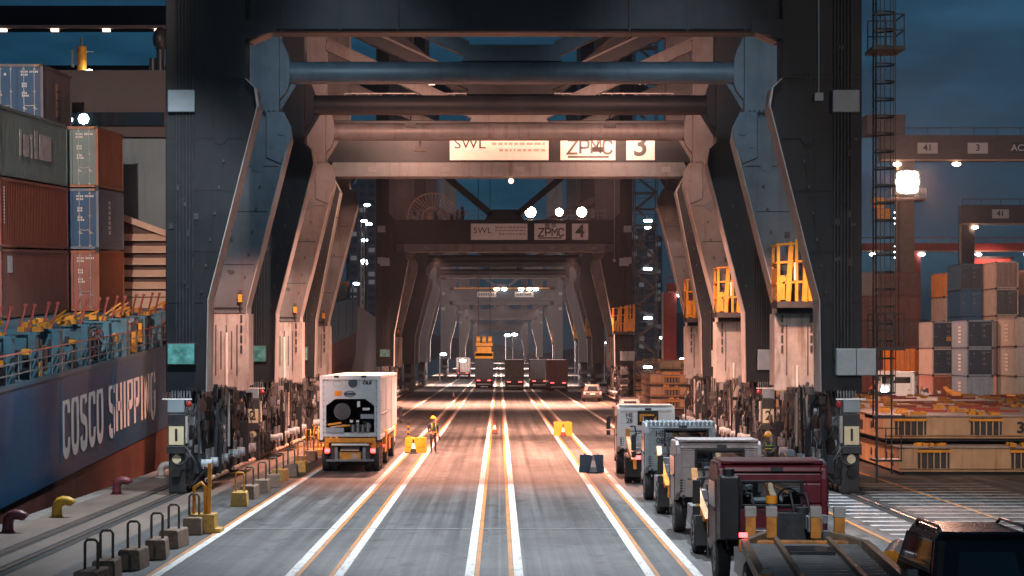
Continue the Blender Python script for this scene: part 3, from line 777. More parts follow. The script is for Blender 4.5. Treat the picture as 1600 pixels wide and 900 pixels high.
def add_bogie(root, s, y0, y1, num, detail=2, front='dark'):
    X = 11.4; rs = random.Random(int(y0*7+s))
    b = MB(); L = y1-y0; yc = (y0+y1)/2
    # stepped equaliser beams in side view, wheel trucks below
    b.prism([(yc-1.4,3.45),(yc+1.4,3.45),(yc+L*.36,2.3),(yc+L*.36,1.8),(yc-L*.36,1.8),(yc-L*.36,2.3)],'x',s*X-.42,s*X+.42,0)
    for q in (-1,1):
        c = yc+q*L*.26
        b.prism([(c-.5,1.9),(c+.5,1.9),(c+L*.2,1.25),(c+L*.2,.85),(c-L*.2,.85),(c-L*.2,1.25)],'x',s*X-.36,s*X+.36,0)
    b.box(s*X-.5,s*X+.5,yc-1.1,yc+1.1,3.2,3.44,0)
    o = b.build('bogie', [STEEL_D], root, bevel=.02)
    nW = 6
    for k in range(nW):
        yy = y0+.7+(L-1.4)*k/(nW-1)
        wh = MB(); wh.cyl((s*X-.13,yy,.42),(s*X+.13,yy,.42),.38,18,0); wh.cyl((s*X-.2,yy,.42),(s*X-.13,yy,.42),.43,18,0); wh.cyl((s*X-.32,yy,.42),(s*X+.32,yy,.42),.13,10,1)
        wh.build('wheel', [STEEL, STEEL_D], o)
    hb_ = MB()
    for k in range(nW):
        yy = y0+.7+(L-1.4)*k/(nW-1)
        for e in (-1,1): hb_.box(s*X+e*.3-.05,s*X+e*.3+.05,yy-.32,yy+.32,.25,1.0,0)
    hb_.build_each('wheel_housing', [STEEL_D], o)
    if detail < 1: return o
    xi = X-.72                                     # road side of the bogie
    gp = MB()
    for z,xx in ((.42,xi-.12),(.85,xi-.05)):
        for k in range(5):
            ya = y0+.9+k*(L-1.2)/5; gp.cyl((s*xx,ya,z),(s*xx,ya+(L-1.2)/5-.22,z),.085,8,0)
        gp.bar((s*xx,y0+.8,z),(s*xx,y1-.2,z),.06,.06,1)
    for k in range(12):
        ya = y0+.9+k*(L-1.4)/11; gp.bar((s*(xi+.35),ya,.3),(s*(xi-.12),ya,.85),.07,.07,1)
    gp.build('guard_pipe', [WORN_PIPE, STEEL_D], o)
    mo = MB()
    for k in range(4):
        ya = y0+1.1+k*(L-2)/3.2
        mo.cyl((s*(X-.45),ya,.95),(s*(X-1.0),ya,.95),.17,12,0); mo.cbox((s*(X-.5),ya,.95),(.25,.5,.6),1)
        for j in range(3): mo.cyl((s*(xi-.05),ya+.28+.2*j,.35),(s*(xi-.05),ya+.28+.2*j,1.45),.065,8,2)
    mo.build_each('travel_motor', [BOXGREY, STEEL_D, STEEL], o)
    # end buffer and sign cabinet facing the camera
    bu = MB(); bu.cbox((s*X,y0-.12,.72),(.55,.34,1.3),0); bu.cyl((s*X,y0-.5,.75),(s*X,y0-.2,.75),.16,12,1); bu.cbox((s*X,y0-.25,1.52),(.62,.45,.26),0)
    bu.build('buffer', [STEEL_D, RUBBER], o, bevel=.02)
    tb = MB(); pts = [(s*(X-.1+.32*math.cos(t*.45)),y0-.3-.02*t,1.35+.33*math.sin(t*.45)) for t in range(-2,13)]
    tb.tube(pts,.03,6,0)
    tb.tube([(s*(X-.3),y0-.2,1.6),(s*(X-.62),y0-.25,1.1),(s*(X-.55),y0-.2,.6),(s*(X-.3),y0-.2,.5)],.035,6,0)
    for k in range(7): tb.cyl((s*(X-.35+.1*k),y0+.2,2.7),(s*(X-.35+.1*k),y0+.3,3.5),.028,6,1)
    tb.build('hose', [CABLE, STEEL], o)
    if num:
        cb = MB(); cb.cbox((s*X,y0-.18,2.15),(.58,.36,1.16)); c_ = cb.build('sign_cabinet', STEEL_D, o, bevel=.02)
        sd = MB(); sd.box(min(s*(X-.30),s*(X-.36)),max(s*(X-.30),s*(X-.36)),y0-.34,y0+.02,1.75,2.65); sd.build_each('cabinet_side', M('faded_box', (.45,.42,.38), .5), c_)
        number_plate(c_, num, s*X, y0-.385, 2.0, .5, PLATE_Y, .62)
        tp = MB(); tp.cbox((s*(X+.05),y0-.1,3.0),(.56,.24,.46)); tp.build('junction_box', BOXGREY, o, bevel=.02)
        rb = MB(); rb.ball((s*(X-.38),y0-.12,3.05),.11,8); rb.build('beacon', RED, o)
        kp = MB(); kp.cyl((s*X,y0-.33,1.2),(s*X,y0-.27,1.2),.15,14); kp.cbox((s*X,y0-.3,1.42),(.1,.05,.3)); kp.build('key_plate', PLATE_Y, o)
        kl = MB(); kl.cyl((s*(X+.5),y0-.2,3.22),(s*(X-.5),y0-.2,3.22),.025,6); kl.build('rod_lamp', PLATE_W, o)
    # standing gear beside the bogie: struts, pole, slab, reels, a mess of pipework
    st = MB()
    for k in range(10):
        ya = y0+rs.uniform(.2,L-.2); xx = xi+rs.uniform(-.15,.45)
        st.bar((s*xx,ya,rs.uniform(.3,1.4)),(s*(xx+rs.uniform(-.12,.12)),ya+rs.uniform(-.4,.4),rs.uniform(2.4,3.7)),rs.uniform(.05,.13),None,k % 3)
    for k in range(9):
        ya = y0+rs.uniform(.2,L-.2); xx = xi+rs.uniform(-.1,.3); z = rs.uniform(1.2,3.4)
        st.cbox((s*xx,ya,z),(rs.uniform(.12,.32),rs.uniform(.15,.4),rs.uniform(.15,.5)),rs.choice((0,0,1,2)))
    for k in range(5):
        ya = y0+rs.uniform(.4,L-.4); z = rs.uniform(1.3,3.); st.cyl((s*xi,ya,z),(s*(xi-.1),ya,z),rs.uniform(.12,.24),12,rs.choice((0,2)))
    st.build('bogie_gear', [STEEL_D, CRANE, STEEL], o)
    cb = MB()
    for k in range(14):
        ya = y0+rs.uniform(.0,L); xx = xi+rs.uniform(-.12,.2); z = rs.uniform(1.6,3.4); r_ = rs.uniform(.2,.5)
        cb.tube([(s*xx,ya,z),(s*(xx-.1),ya+r_*.5,z-r_),(s*(xx-.05),ya+r_,z-r_*.9),(s*xx,ya+r_*1.6,z)],.018,5,0)
        xx = rs.uniform(10.75,11.8); z = rs.uniform(1.7,3.3)
        cb.tube([(s*xx,y0-.02,z),(s*(xx+.05),y0-.14,z-r_*.7),(s*(xx+rs.uniform(-.3,.3)),y0-.1,z-r_*1.5)],.018,5,0)
    for k in range(7):
        xx = 10.68+.16*k; cb.tube([(s*xx,y0+.9,3.5),(s*xx,y0+.5,3.35+.2*math.sin(k)),(s*(xx+.12),y0+.3,3.6),(s*(xx+.2),y0+.35,3.1)],.02,5,0)
    cb.build('loose_cable', [CABLE], o)
    sl = MB(); sl.cbox((s*(xi-.12),y0+L*.52,1.3),(.34,.12,1.6)); sl.build('rail_clamp_plate', CRANE, o, bevel=.01)
    if front == 'pale':
        sl = MB(); sl.box(min(s*10.75,s*11.1),max(s*10.75,s*11.1),y0-.1,y0+.05,1.2,3.2); sl.cyl((s*10.62,y0-.1,1.3),(s*10.62,y0-.1,3.3),.05,8); sl.build('pale_strut', CRANE_W, o)
    return o
def add_pipe_portal(root, y, detail=2, w_brace=False, mat=None):
    mt = mat or CRANE
    p = MB(); p.cyl((-9.0,y,16.0),(9.0,y,16.0),.45,24,0)
    for s in (-1,1):
        p.prism(mir(s,[(9.24,14.9),(8.95,15.25),(8.85,15.55),(8.85,16.45),(8.95,16.8),(9.24,17.4)]),'y',y-.5,y+.5,0)
        if detail > 1: p.prism(mir(s,[(9.25,15.9),(9.25,14.5),(8.6,15.57),(8.45,15.6)]),'y',y-.04,y+.04,0)
    o = p.build('cross_pipe', mt, root)
    b = MB()
    tips = (4.6,) if w_brace else (1.7,)
    for s in (-1,1):
        t = tips[0]
        if w_brace:
            b.bar((s*9.3,y,20.2),(s*t,y,16.8),.45,.5,0); b.bar((s*t,y,16.8),(0,y,19.2),.45,.5,0)
        else:
            b.bar((s*9.3,y,20.4),(s*t,y,16.85),.55,.5,0)
            b.bar((s*9.3,y-.3,20.72),(s*t,y-.3,17.17),.04,.1,1)
        b.build
    if w_brace: b.bar((-9.3,y,17.0),(9.3,y,17.0),.3,.3,0)
    b.prism([(-tips[0]-.3,16.45),(tips[0]+.3,16.45),(tips[0],17.1),(-tips[0],17.1)] ,'y',y-.28,y+.28,0)
    b.build('brace', [mt, CRANE_L], root, bevel=.02 if detail > 1 else 0)
    return o
def add_sign_beam(root, y, num, detail=2, mat=None):
    p = MB(); p.box(-10.39,10.39,y-.6,y+.6,15.2,17.5,0); b_ = p.build('portal_beam', mat or CRANE, root, bevel=.03)
    p = MB(); p.prism([(-9.75,14.8),(-9.45,14.42),(9.45,14.42),(9.75,14.8),(9.6,15.19),(-9.6,15.19)],'y',y-.78,y+.62,0)
    if detail > 1:
        for k in range(-8,9,4): p.cbox((k+.6,y-.79,14.8),(.5,.015,.3),1)
    p.build('lower_flange', [CRANE_L, M('stain_paint', (.13,.13,.13), .6)], root, bevel=.02)  # lighter tone stands in for the lamplit underside edge
    br = MB()
    for s in (-1,1): br.bar((s*8.6,y,24.2),(s*1.2,y,18.0),.7,.6,0)
    br.prism([(-1.9,17.5),(1.9,17.5),(1.2,18.5),(-1.2,18.5)],'y',y-.35,y+.35,0)
    br.build('brace', mat or CRANE, root, bevel=.02)
    f = y-.6
    if num:
        z = 16.1 if num == '3' else 16.35; hh = 1.55
        def plate(x0,x1):
            q_ = MB(); q_.box(x0,x1,f-.06,f-.01,z-hh/2,z+hh/2); return q_.build('sign_plate', PLATE_W, b_)
        a_ = plate(-3.2,2.2)
        text_mesh('SWL', .8, BLACK, 'sign_lettering', a_, (-2.1,f-.07,z+.1), FACE_CAM, 0, sx=1.1)
        t_ = MB(); rs = random.Random(2)
        for r_,zz in enumerate((.35,.05,-.3)):
            x = -.9+.4*(r_ == 2)
            while x < 1.9:
                l = rs.uniform(.1,.34); t_.box(x,min(x+l,2.),f-.066,f-.06,z+zz,z+zz+.13); x += l+.1
        t_.build('small_print', M('print_grey', (.35,.30,.27), .6), a_)
        a_ = plate(2.85,5.85)
        l = MB(); lettering(l,'ZPMC',(3.25,f-.062,z-.42),(1,0,0),(0,0,1),.72,.82,.2,.13,.008); l.box(3.25,5.5,f-.072,f-.062,z-.66,z-.54)
        l.build('sign_lettering', BLACK, a_, fix=False)
        text_mesh('振 华', .5, BLACK, 'sign_character', a_, (4.4,f-.07,z+.56), FACE_CAM, .01)
        a_ = plate(6.45,8.0)
        text_mesh(num, 1.75, BLACK, 'sign_numeral', a_, (7.22,f-.07,z), FACE_CAM, .03)
    # small lit plates on the leg faces
    for s in (-1,1):
        for zz in (13.6,16.6):
            q_ = MB(); q_.cbox((s*11.75,f-.15,zz),(.75,.12,.62)); q_.build('junction_box', BOXGREY, root, bevel=.01)
    return b_
def add_platform(root, s, y, mat=None, simple=False):
    f = y-.66
    b = MB(); x0, x1 = 10.3, 12.35
    b.prism([(x0,6.55),(x1,6.55),(x1,6.75),(x0,6.8)],'y',f-1.7,f-.02,1)
    b.prism(mir(1,[(x0,6.85),(x0+.5,6.85),(x0+.4,7.6)]),'y',f-1.6,f-1.5,1); b.prism([(x0-.1,6.85),(x0+.3,6.85),(x0,7.5)],'y',f-.9,f-.8,1)
    o = b.build('access_platform', [YEL, STEEL_D], root)
    o.scale = (s, 1, 1) if s > 0 else (-1, 1, 1)
    c = MB(); rs = random.Random(8)
    for k,x in enumerate((x0+.05,x0+.42,x0+.75,x0+1.05,x0+1.32,x0+1.6,x1-.08)):
        h = 9.1+.05*k if k > 1 else 8.95
        for yy in ((f-1.62,f-.15) if k % 2 == 0 else (f-1.62,)):
            c.bar((x,yy,6.8),(x+(.12 if k in (1,3) else 0),yy,h),.19 if k in (1,3,4) else .11,.14,0)
    for z in (7.5,8.3,9.0):
        c.bar((x0,f-1.62,z),(x1,f-1.62,z+.12),.06,.08,0); c.bar((x1,f-1.62,z),(x1,f-.1,z),.06,.08,0); c.bar((x0,f-1.62,z),(x0,f-.1,z),.06,.08,0)
    c.bar((x0,f-1.6,7.0),(x0+.7,f-1.6,8.4),.1,.08,0); c.box(x1-.85,x1-.02,f-1.64,f-1.58,6.85,8.0,0); c.box(x0+.02,x0+.3,f-1.64,f-1.58,6.85,7.8,0); c.box(x0,x0+.04,f-1.6,f-.1,6.85,8.1,0);   c.bar((x1-.8,f-1.55,7.6),(x1,f-1.55,8.0),.1,.1,0)
    cg = c.build('cage', [YEL], o)
    if not simple:
        t_ = MB(); t_.cyl((x0+.68,f-1.72,7.6),(x0+.68,f-1.72,8.3),.05,8); t_.build('strip_lamp', PLATE_W, o)
    return o
def add_ladder(root, y, z0=2.2, z1=30):
    # caged ladder with rest platforms on the outside of the landside leg
    xa, xb = 12.45, 13.25; f = y-.3
    l = MB()
    for yy in (f,f+.5): l.cyl((xa+.1,yy,z0),(xa+.1,yy,z1),.03,6)
    z = z0
    while z < z1: l.bar((xa+.1,f,z),(xa+.1,f+.5,z),.03,.03); z += .3
    o = l.build('ladder', BLACK, root)
    c = MB(); z = z0+1.2
    while z < z1:
        pts = [(xa+.1+.72*math.sin(math.pi*t/8),f+.25-.42*math.cos(math.pi*t/8),z) for t in range(9)]
        for a_,b_ in zip(pts[:-1],pts[1:]): c.bar(a_,b_,.02,.06)
        z += .6
    for t in (1,2.5,4,5.5,7):
        px, py = xa+.1+.72*math.sin(math.pi*t/8), f+.25-.42*math.cos(math.pi*t/8)
        c.bar((px,py,z0+1.2),(px,py,z1),.03,.015)
    c.build('safety_cage', BLACK, o)
    for zb,hh in ((5.0,1.15),(15.35,1.1),(2.65,.0)):
        p = MB(); p.box(xa-.1,xa+1.02,f-.5,f+1.0,zb-.12,zb)
        if hh:
            for x_ in (xa,xa+.32,xa+.64,xa+.98):
                p.bar((x_,f-.46,zb),(x_,f-.46,zb+hh),.04,.04); p.bar((x_,f+.96,zb),(x_,f+.96,zb+hh),.04,.04)
            for z in (zb+hh,zb+hh/2):
                p.bar((xa,f-.46,z),(xa+.98,f-.46,z),.04,.04); p.bar((xa+.98,f-.46,z),(xa+.98,f+.96,z),.04,.04); p.bar((xa,f+.96,z),(xa+.98,f+.96,z),.04,.04)
        p.build('rest_platform', BLACK, o)
    p = MB()
    p.bar((xa+.05,f-.4,.3),(xa+.05,f-.4,5),.07,.07); p.bar((xa+.6,f-.2,.6),(xa+.6,f-.2,5),.05,.05); p.box(xa,xa+.9,f-.5,f+.6,1.05,1.12)
    for x_ in (xa+.35,xa+.88): p.bar((x_,f-.45,1.12),(x_,f-.45,2.2),.035,.035)
    p.bar((xa,f-.45,2.2),(xa+.88,f-.45,2.2),.035,.035)
    p.build('stair_frame', BLACK, o)
    return o
LIGHTS = []
def spot(root, loc, target, watts, col, size=2.2, rad=.25, blend=.7):
    l = bpy.data.lights.new('spot_lamp','SPOT'); l.energy = watts; l.color = col; l.spot_size = size; l.spot_blend = blend; l.shadow_soft_size = rad
    o = bpy.data.objects.new('spot_lamp', l); COL.objects.link(o)
    o.parent = root
    base = Vector(root.location) if root else Vector((0,0,0))
    o.location = loc
    d = Vector(target)-Vector(loc)
    o.rotation_euler = d.to_track_quat('-Z','Y').to_euler()
    return o
WARM = (1.,.46,.32); PEACH = (1.,.60,.46); COOL = (.72,.88,1.)
def fixture(root, loc, mat=None, wd=.55, face=-1):
    b = MB(); x,y,z = loc
    b.cbox((x,y,z),(wd,.3,.22),0); b.bar((x,y,z+.1),(x,y,z+.55),.05,.05,0)
    o = b.build('floodlight', STEEL_D, root)
    b = MB(); b.cbox((x,y,z-.115),(wd-.06,.26,.01))
    if face: b.cbox((x,y+face*.155,z-.02),(wd-.06,.012,.14)); b.build('lens', mat or LAMP_P, o)
    return o
def crane(label, y0, y1, kind, num=None, signs=None, detail=2, fronts=('dark','pale')):
    r = empty('quay_crane', (CX, (y0+y1)/2, 0)); a = y0-(y0+y1)/2; b = y1-(y0+y1)/2
    tag(r, label, 'crane', 'quay cranes straddling the road')
    far_ = y0 > 200
    for s in (-1,1):
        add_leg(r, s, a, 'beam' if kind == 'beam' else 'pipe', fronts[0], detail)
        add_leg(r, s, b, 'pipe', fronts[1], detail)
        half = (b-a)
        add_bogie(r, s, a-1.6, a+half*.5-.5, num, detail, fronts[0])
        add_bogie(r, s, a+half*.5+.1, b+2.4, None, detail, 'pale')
        # side sill between the two legs
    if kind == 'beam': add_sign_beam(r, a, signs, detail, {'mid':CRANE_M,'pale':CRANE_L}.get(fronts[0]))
    elif num == '1':
        p = MB(); p.prism([(-9.2,15.5),(-8.4,15.86),(8.4,15.86),(9.2,15.5),(9.2,19.4),(-9.2,19.4)],'y',a-.55,a+.55,0); p.build('cross_beam', CRANE, r, bevel=.12)
        p = MB()
        for s in (-1,1): p.prism(mir(s,[(9.26,15.62),(8.2,15.87),(8.2,16.3),(9.26,16.3)]),'y',a-.62,a-.552,0)
        for k in range(9): p.box(-8+2*k-.03,-8+2*k+.03,a-.57,a-.552,15.9,19.3,0)
        p.build_each('beam_stiffener', CRANE, r)
    else: add_pipe_portal(r, a, detail)
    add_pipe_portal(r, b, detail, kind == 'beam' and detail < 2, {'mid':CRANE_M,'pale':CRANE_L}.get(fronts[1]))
    return r, a, b
# near crane
c1, a, b = crane('nearest dark quay crane, sign cabinets numbered 1 on its front bogies', 66.8, 76.9, 'pipe', '1', fronts=('dark','mid'))
A1, B1 = a, b
add_platform(c1, 1, b); add_ladder(c1, a)
c2, a2, b2 = crane('second quay crane, sign cabinets numbered 2 on its front bogies', 86.9, 97.4, 'pipe', '2')
A2, B2 = a2, b2
add_platform(c2, 1, b2)
c3, a3, b3 = crane('quay crane with white sign plates and numeral 3 on its portal beam', 105.6, 113.0, 'beam', None, '3')
A3, B3 = a3, b3
add_platform(c3, 1, b3)
c4, a4, b4 = crane('dark quay crane with numeral 4 and three bright floodlights above its portal beam', 184, 196, 'beam', None, '4', 2)
A4, B4 = a4, b4
add_platform(c4, 1, a4, simple=True)
# cable reel, stair tower and floodlights of crane 4
rl = MB(); rx, rz, ry = -7.2, 18.3, b4-4
for k in range(40):
    t0, t1 = 2*math.pi*k/40, 2*math.pi*(k+1)/40
    for rad in (2.45,1.0): rl.bar((rx+rad*math.cos(t0),ry,rz+rad*math.sin(t0)),(rx+rad*math.cos(t1),ry,rz+rad*math.sin(t1)),.1,.1)
    if k % 1 == 0: rl.bar((rx+.4*math.cos(t0),ry,rz+.4*math.sin(t0)),(rx+2.45*math.cos(t0),ry,rz+2.45*math.sin(t0)),.05,.05)
rl.cyl((rx,ry-.3,rz),(rx,ry+.3,rz),.45,16); rl.box(rx-.3,rx+.3,ry+.3,ry+.6,15.5,18.5)
rl.build('cable_reel', WORN_PIPE, c4)
dk = MB(); dk.box(-9.5,9.8,a4+.7,a4+3.5,17.35,17.45)
for k in range(30): dk.bar((-9.5+.66*k,a4+.75,17.45),(-9.5+.66*k,a4+.75,18.5),.04,.04)
for z in (18.0,18.5): dk.bar((-9.5,a4+.75,z),(9.8,a4+.75,z),.05,.05)
rs = random.Random(9)
for k in range(16):
    x = rs.choice((rs.uniform(-9,-3.5),rs.uniform(7.2,9.6))); dk.cbox((x,a4+1.6,17.45+rs.uniform(.2,.9)),(rs.uniform(.2,.9),.5,rs.uniform(.3,1.4)),rs.choice((0,1,1)))
dk.build('walkway', [STEEL, CRANE_W], c4)
for k,(x,rad) in enumerate(((2.5,.5),(5.25,.36),(7.4,.46))):
    fm = MB(); fm.cyl((x,a4-.2,18.25),(x,a4+.25,18.25),rad+.06,16); fm.bar((x,a4,17.5),(x,a4,18.2),.12,.12); fo = fm.build('floodlight', STEEL_D, c4)
    fm = MB(); fm.cyl((x,a4-.23,18.25),(x,a4-.205,18.25),rad,18); fm.ball((x,a4-.23,18.25),rad,14,0,(1,.35,1)); fm.build('lens', LAMP_HOT, fo)
stw = MB()
for xx in (12.5,14.6):
    for yy in (a4-.5,a4+1.8): stw.bar((xx,yy,0),(xx,yy,36),.1,.1)
z = 1.5; k = 0
while z < 35:
    stw.box(12.5,14.6,a4-.5,a4+1.8,z,z+.07); 
    stw.bar((12.6,a4-.5,z),(14.5,a4-.5,z+1.55),.08,.25) if k % 2 else stw.bar((14.5,a4-.5,z),(12.6,a4-.5,z+1.55),.08,.25)
    stw.bar((12.5,a4-.52,z+1.0),(14.6,a4-.52,z+1.0),.05,.05); z += 1.55; k += 1
so = stw.build('stair_tower', STEEL_D, c4)
lb = MB()
for z in (3.4,8.1,12.8,17.4,22.0,26.7): lb.cbox((13.7,a4-.62,z),(.75,.1,.2))
lb.build_each('stair_lamp', LAMP_C, so)
FARB = []
# boom of crane 4 and crane 5 reaching over the ship
def boom(root, y, z, x0, x1, hh):
    b_ = MB(); b_.box(x0,x1,y-1.1,y+1.1,z,z+hh,0); b_.box(x0,x1,y-1.5,y-1.1,z-.05,z+.25,1)
    for k in range(int((x1-x0)/3)): b_.bar((x0+3*k,y-1.45,z+.2),(x0+3*k,y-1.45,z+1.3),.06,.06,0)
    o = b_.build('boom', [CRANE, BEIGE], root)
    l_ = MB()
    for k in range(int((x1-x0)/5)): l_.cbox((x0+1.5+5*k,y-1.2,z-.2),(.7,.4,.25))
    l_.build_each('boom_lamp', LAMP_P, o)
    return o
boom(c4, a4+3, 36.2, -75, 28, 2.2)
far = []
c5, a5, b5 = crane('fifth quay crane with plain pipe portals under crane 4 light', 229, 241, 'pipe', None, None, 0, ('dark','mid'))  # far cranes take paler paint in place of distance haze
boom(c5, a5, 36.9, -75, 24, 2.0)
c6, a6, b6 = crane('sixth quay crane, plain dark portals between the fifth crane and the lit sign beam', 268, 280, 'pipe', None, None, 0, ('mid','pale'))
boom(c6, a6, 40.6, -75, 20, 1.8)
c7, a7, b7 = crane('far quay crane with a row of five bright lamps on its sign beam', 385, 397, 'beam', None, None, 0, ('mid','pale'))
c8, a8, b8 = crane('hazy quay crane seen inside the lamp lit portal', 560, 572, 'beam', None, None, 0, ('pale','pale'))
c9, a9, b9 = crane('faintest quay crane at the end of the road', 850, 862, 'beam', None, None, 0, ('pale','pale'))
B5, B6, A7, A8, A9, B7, B8, B9 = b5, b6, a7, a8, a9, b7, b8, b9
for c_,b_ in ((c5,b5),(c6,b6),(c7,b7)): add_platform(c_, 1, b_, simple=True)
for x in (-1.0,.5,3.9,5.5,6.8):
    fm = MB(); fm.cbox((x,a7-.8,17.5),(.8,.4,.5)); fo = fm.build('floodlight', STEEL_D, c7)
    fm = MB(); fm.ball((x,a7-1.02,17.5),.42,8,0,(1.3,.3,.8)); fm.build('lens', LAMP_C if x in (.5,3.9,6.8) else LAMP_W, fo)
for c_,a_ in ((c7,a7),):
    for x in (-3,4.5):
        fm = MB(); fm.box(x-1.9,x+1.9,a_-.68,a_-.62,15.9,17.0); so = fm.build('sign_plate', PLATE_W, c_)
        fm = MB()
        for k in range(9): fm.box(x-1.5+.34*k,x-1.3+.34*k,a_-.70,a_-.685,16.2,16.7)
        fm.build('small_print', STEEL_D, so)
    fm = MB(); fm.box(-9.6,9.6,a_-.75,a_-.6,17.55,17.85); fm.build('orange_trim', ORA, c_)
# strip floodlights on the walkway ahead of crane 3's beam
for x in (-10.2,-7.4,-4.0,-.2,4.0,6.0,10.0)[1:6]:
    fixture(c3, (x*1.15, a3-.9, 18.45), LAMP_P, .95)
wk = MB(); wk.box(-9,9,a3-1.2,a3-.62,17.8,17.88)
for k in range(28): wk.bar((-8.9+.66*k,a3-1.15,17.88),(-8.9+.66*k,a3-1.15,18.9),.04,.04)
for z in (18.4,18.9): wk.bar((-8.9,a3-1.15,z),(9,a3-1.15,z),.05,.05)
wk.build('walkway', STEEL, c3)
# a peach lamp below the beam of crane 3
lm = MB(); lm.ball((.15,a3-.5,14.2),.15,10,0,(1,1,1)); lm.build('pendant_lamp', LAMP_P, c3)
# ------------------------------------------------------------------ vehicles
CLEAR = bpy.data.materials.new('clear_glass'); CLEAR.use_nodes = True
_n = CLEAR.node_tree; _n.nodes.remove(_n.nodes['Principled BSDF'])
_t = _n.nodes.new('ShaderNodeBsdfTransparent'); _t.inputs['Color'].default_value = (.62,.68,.70,1)
_g = _n.nodes.new('ShaderNodeBsdfGlossy'); _g.inputs['Roughness'].default_value = .03
_f = _n.nodes.new('ShaderNodeFresnel'); _f.inputs['IOR'].default_value = 1.5
_m = _n.nodes.new('ShaderNodeMixShader')
_n.links.new(_f.outputs['Fac'], _m.inputs['Fac']); _n.links.new(_t.outputs['BSDF'], _m.inputs[1]); _n.links.new(_g.outputs['BSDF'], _m.inputs[2])
_n.links.new(_m.outputs['Shader'], _n.nodes['Material Output'].inputs['Surface'])
def wheel_part(root, x, y, r, wd, dual=False, rim_mat=None):
    t = MB(); hw = wd/2
    prof = [(-hw,r*.6),(-hw,r*.93),(-hw*.8,r),(hw*.8,r),(hw,r*.93),(hw,r*.6)]
    n = 26
    def lathe(xo):
        vs=[];fs=[]
        for k in range(n):
            a_=2*math.pi*k/n
            for px,pr in prof: vs.append((x+xo+px,y+pr*math.cos(a_),r+pr*math.sin(a_)))
        m_=len(prof)
        for k in range(n):
            for j in range(m_-1):
                a_=k*m_+j; b_=((k+1)%n)*m_+j; fs.append((a_,a_+1,b_+1,b_))
        t.add(vs,fs,0,True)
        for j in range(3): t.cyl((x+xo-hw*.5+hw*.5*j-.012,y,r),(x+xo-hw*.5+hw*.5*j+.012,y,r),r*1.004,n,1,cap=False)
    if dual: lathe(-wd*.56); lathe(wd*.56)
    else: lathe(0)
    o = t.build('wheel', [RUBBER, BLACK], root, fix=False)
    rm = MB(); e = wd*(1.1 if dual else .5)
    rm.cyl((x-e*.96,y,r),(x+e*.96,y,r),r*.6,18,0); rm.cyl((x-e*1.05,y,r),(x+e*1.05,y,r),r*.22,10,1)
    for k in range(8):
        a_=2*math.pi*k/8; rm.cyl((x-e*1.02,y+r*.4*math.cos(a_),r+r*.4*math.sin(a_)),(x+e*1.02,y+r*.4*math.cos(a_),r+r*.4*math.sin(a_)),.025,6,1)
    rm.build('rim', [rim_mat or STEEL, STEEL_D], o)
    return o
def lamp_part(root, name, c, s, mat):
    b = MB(); b.cbox(c, s); return b.build(name, mat, root, bevel=.01)
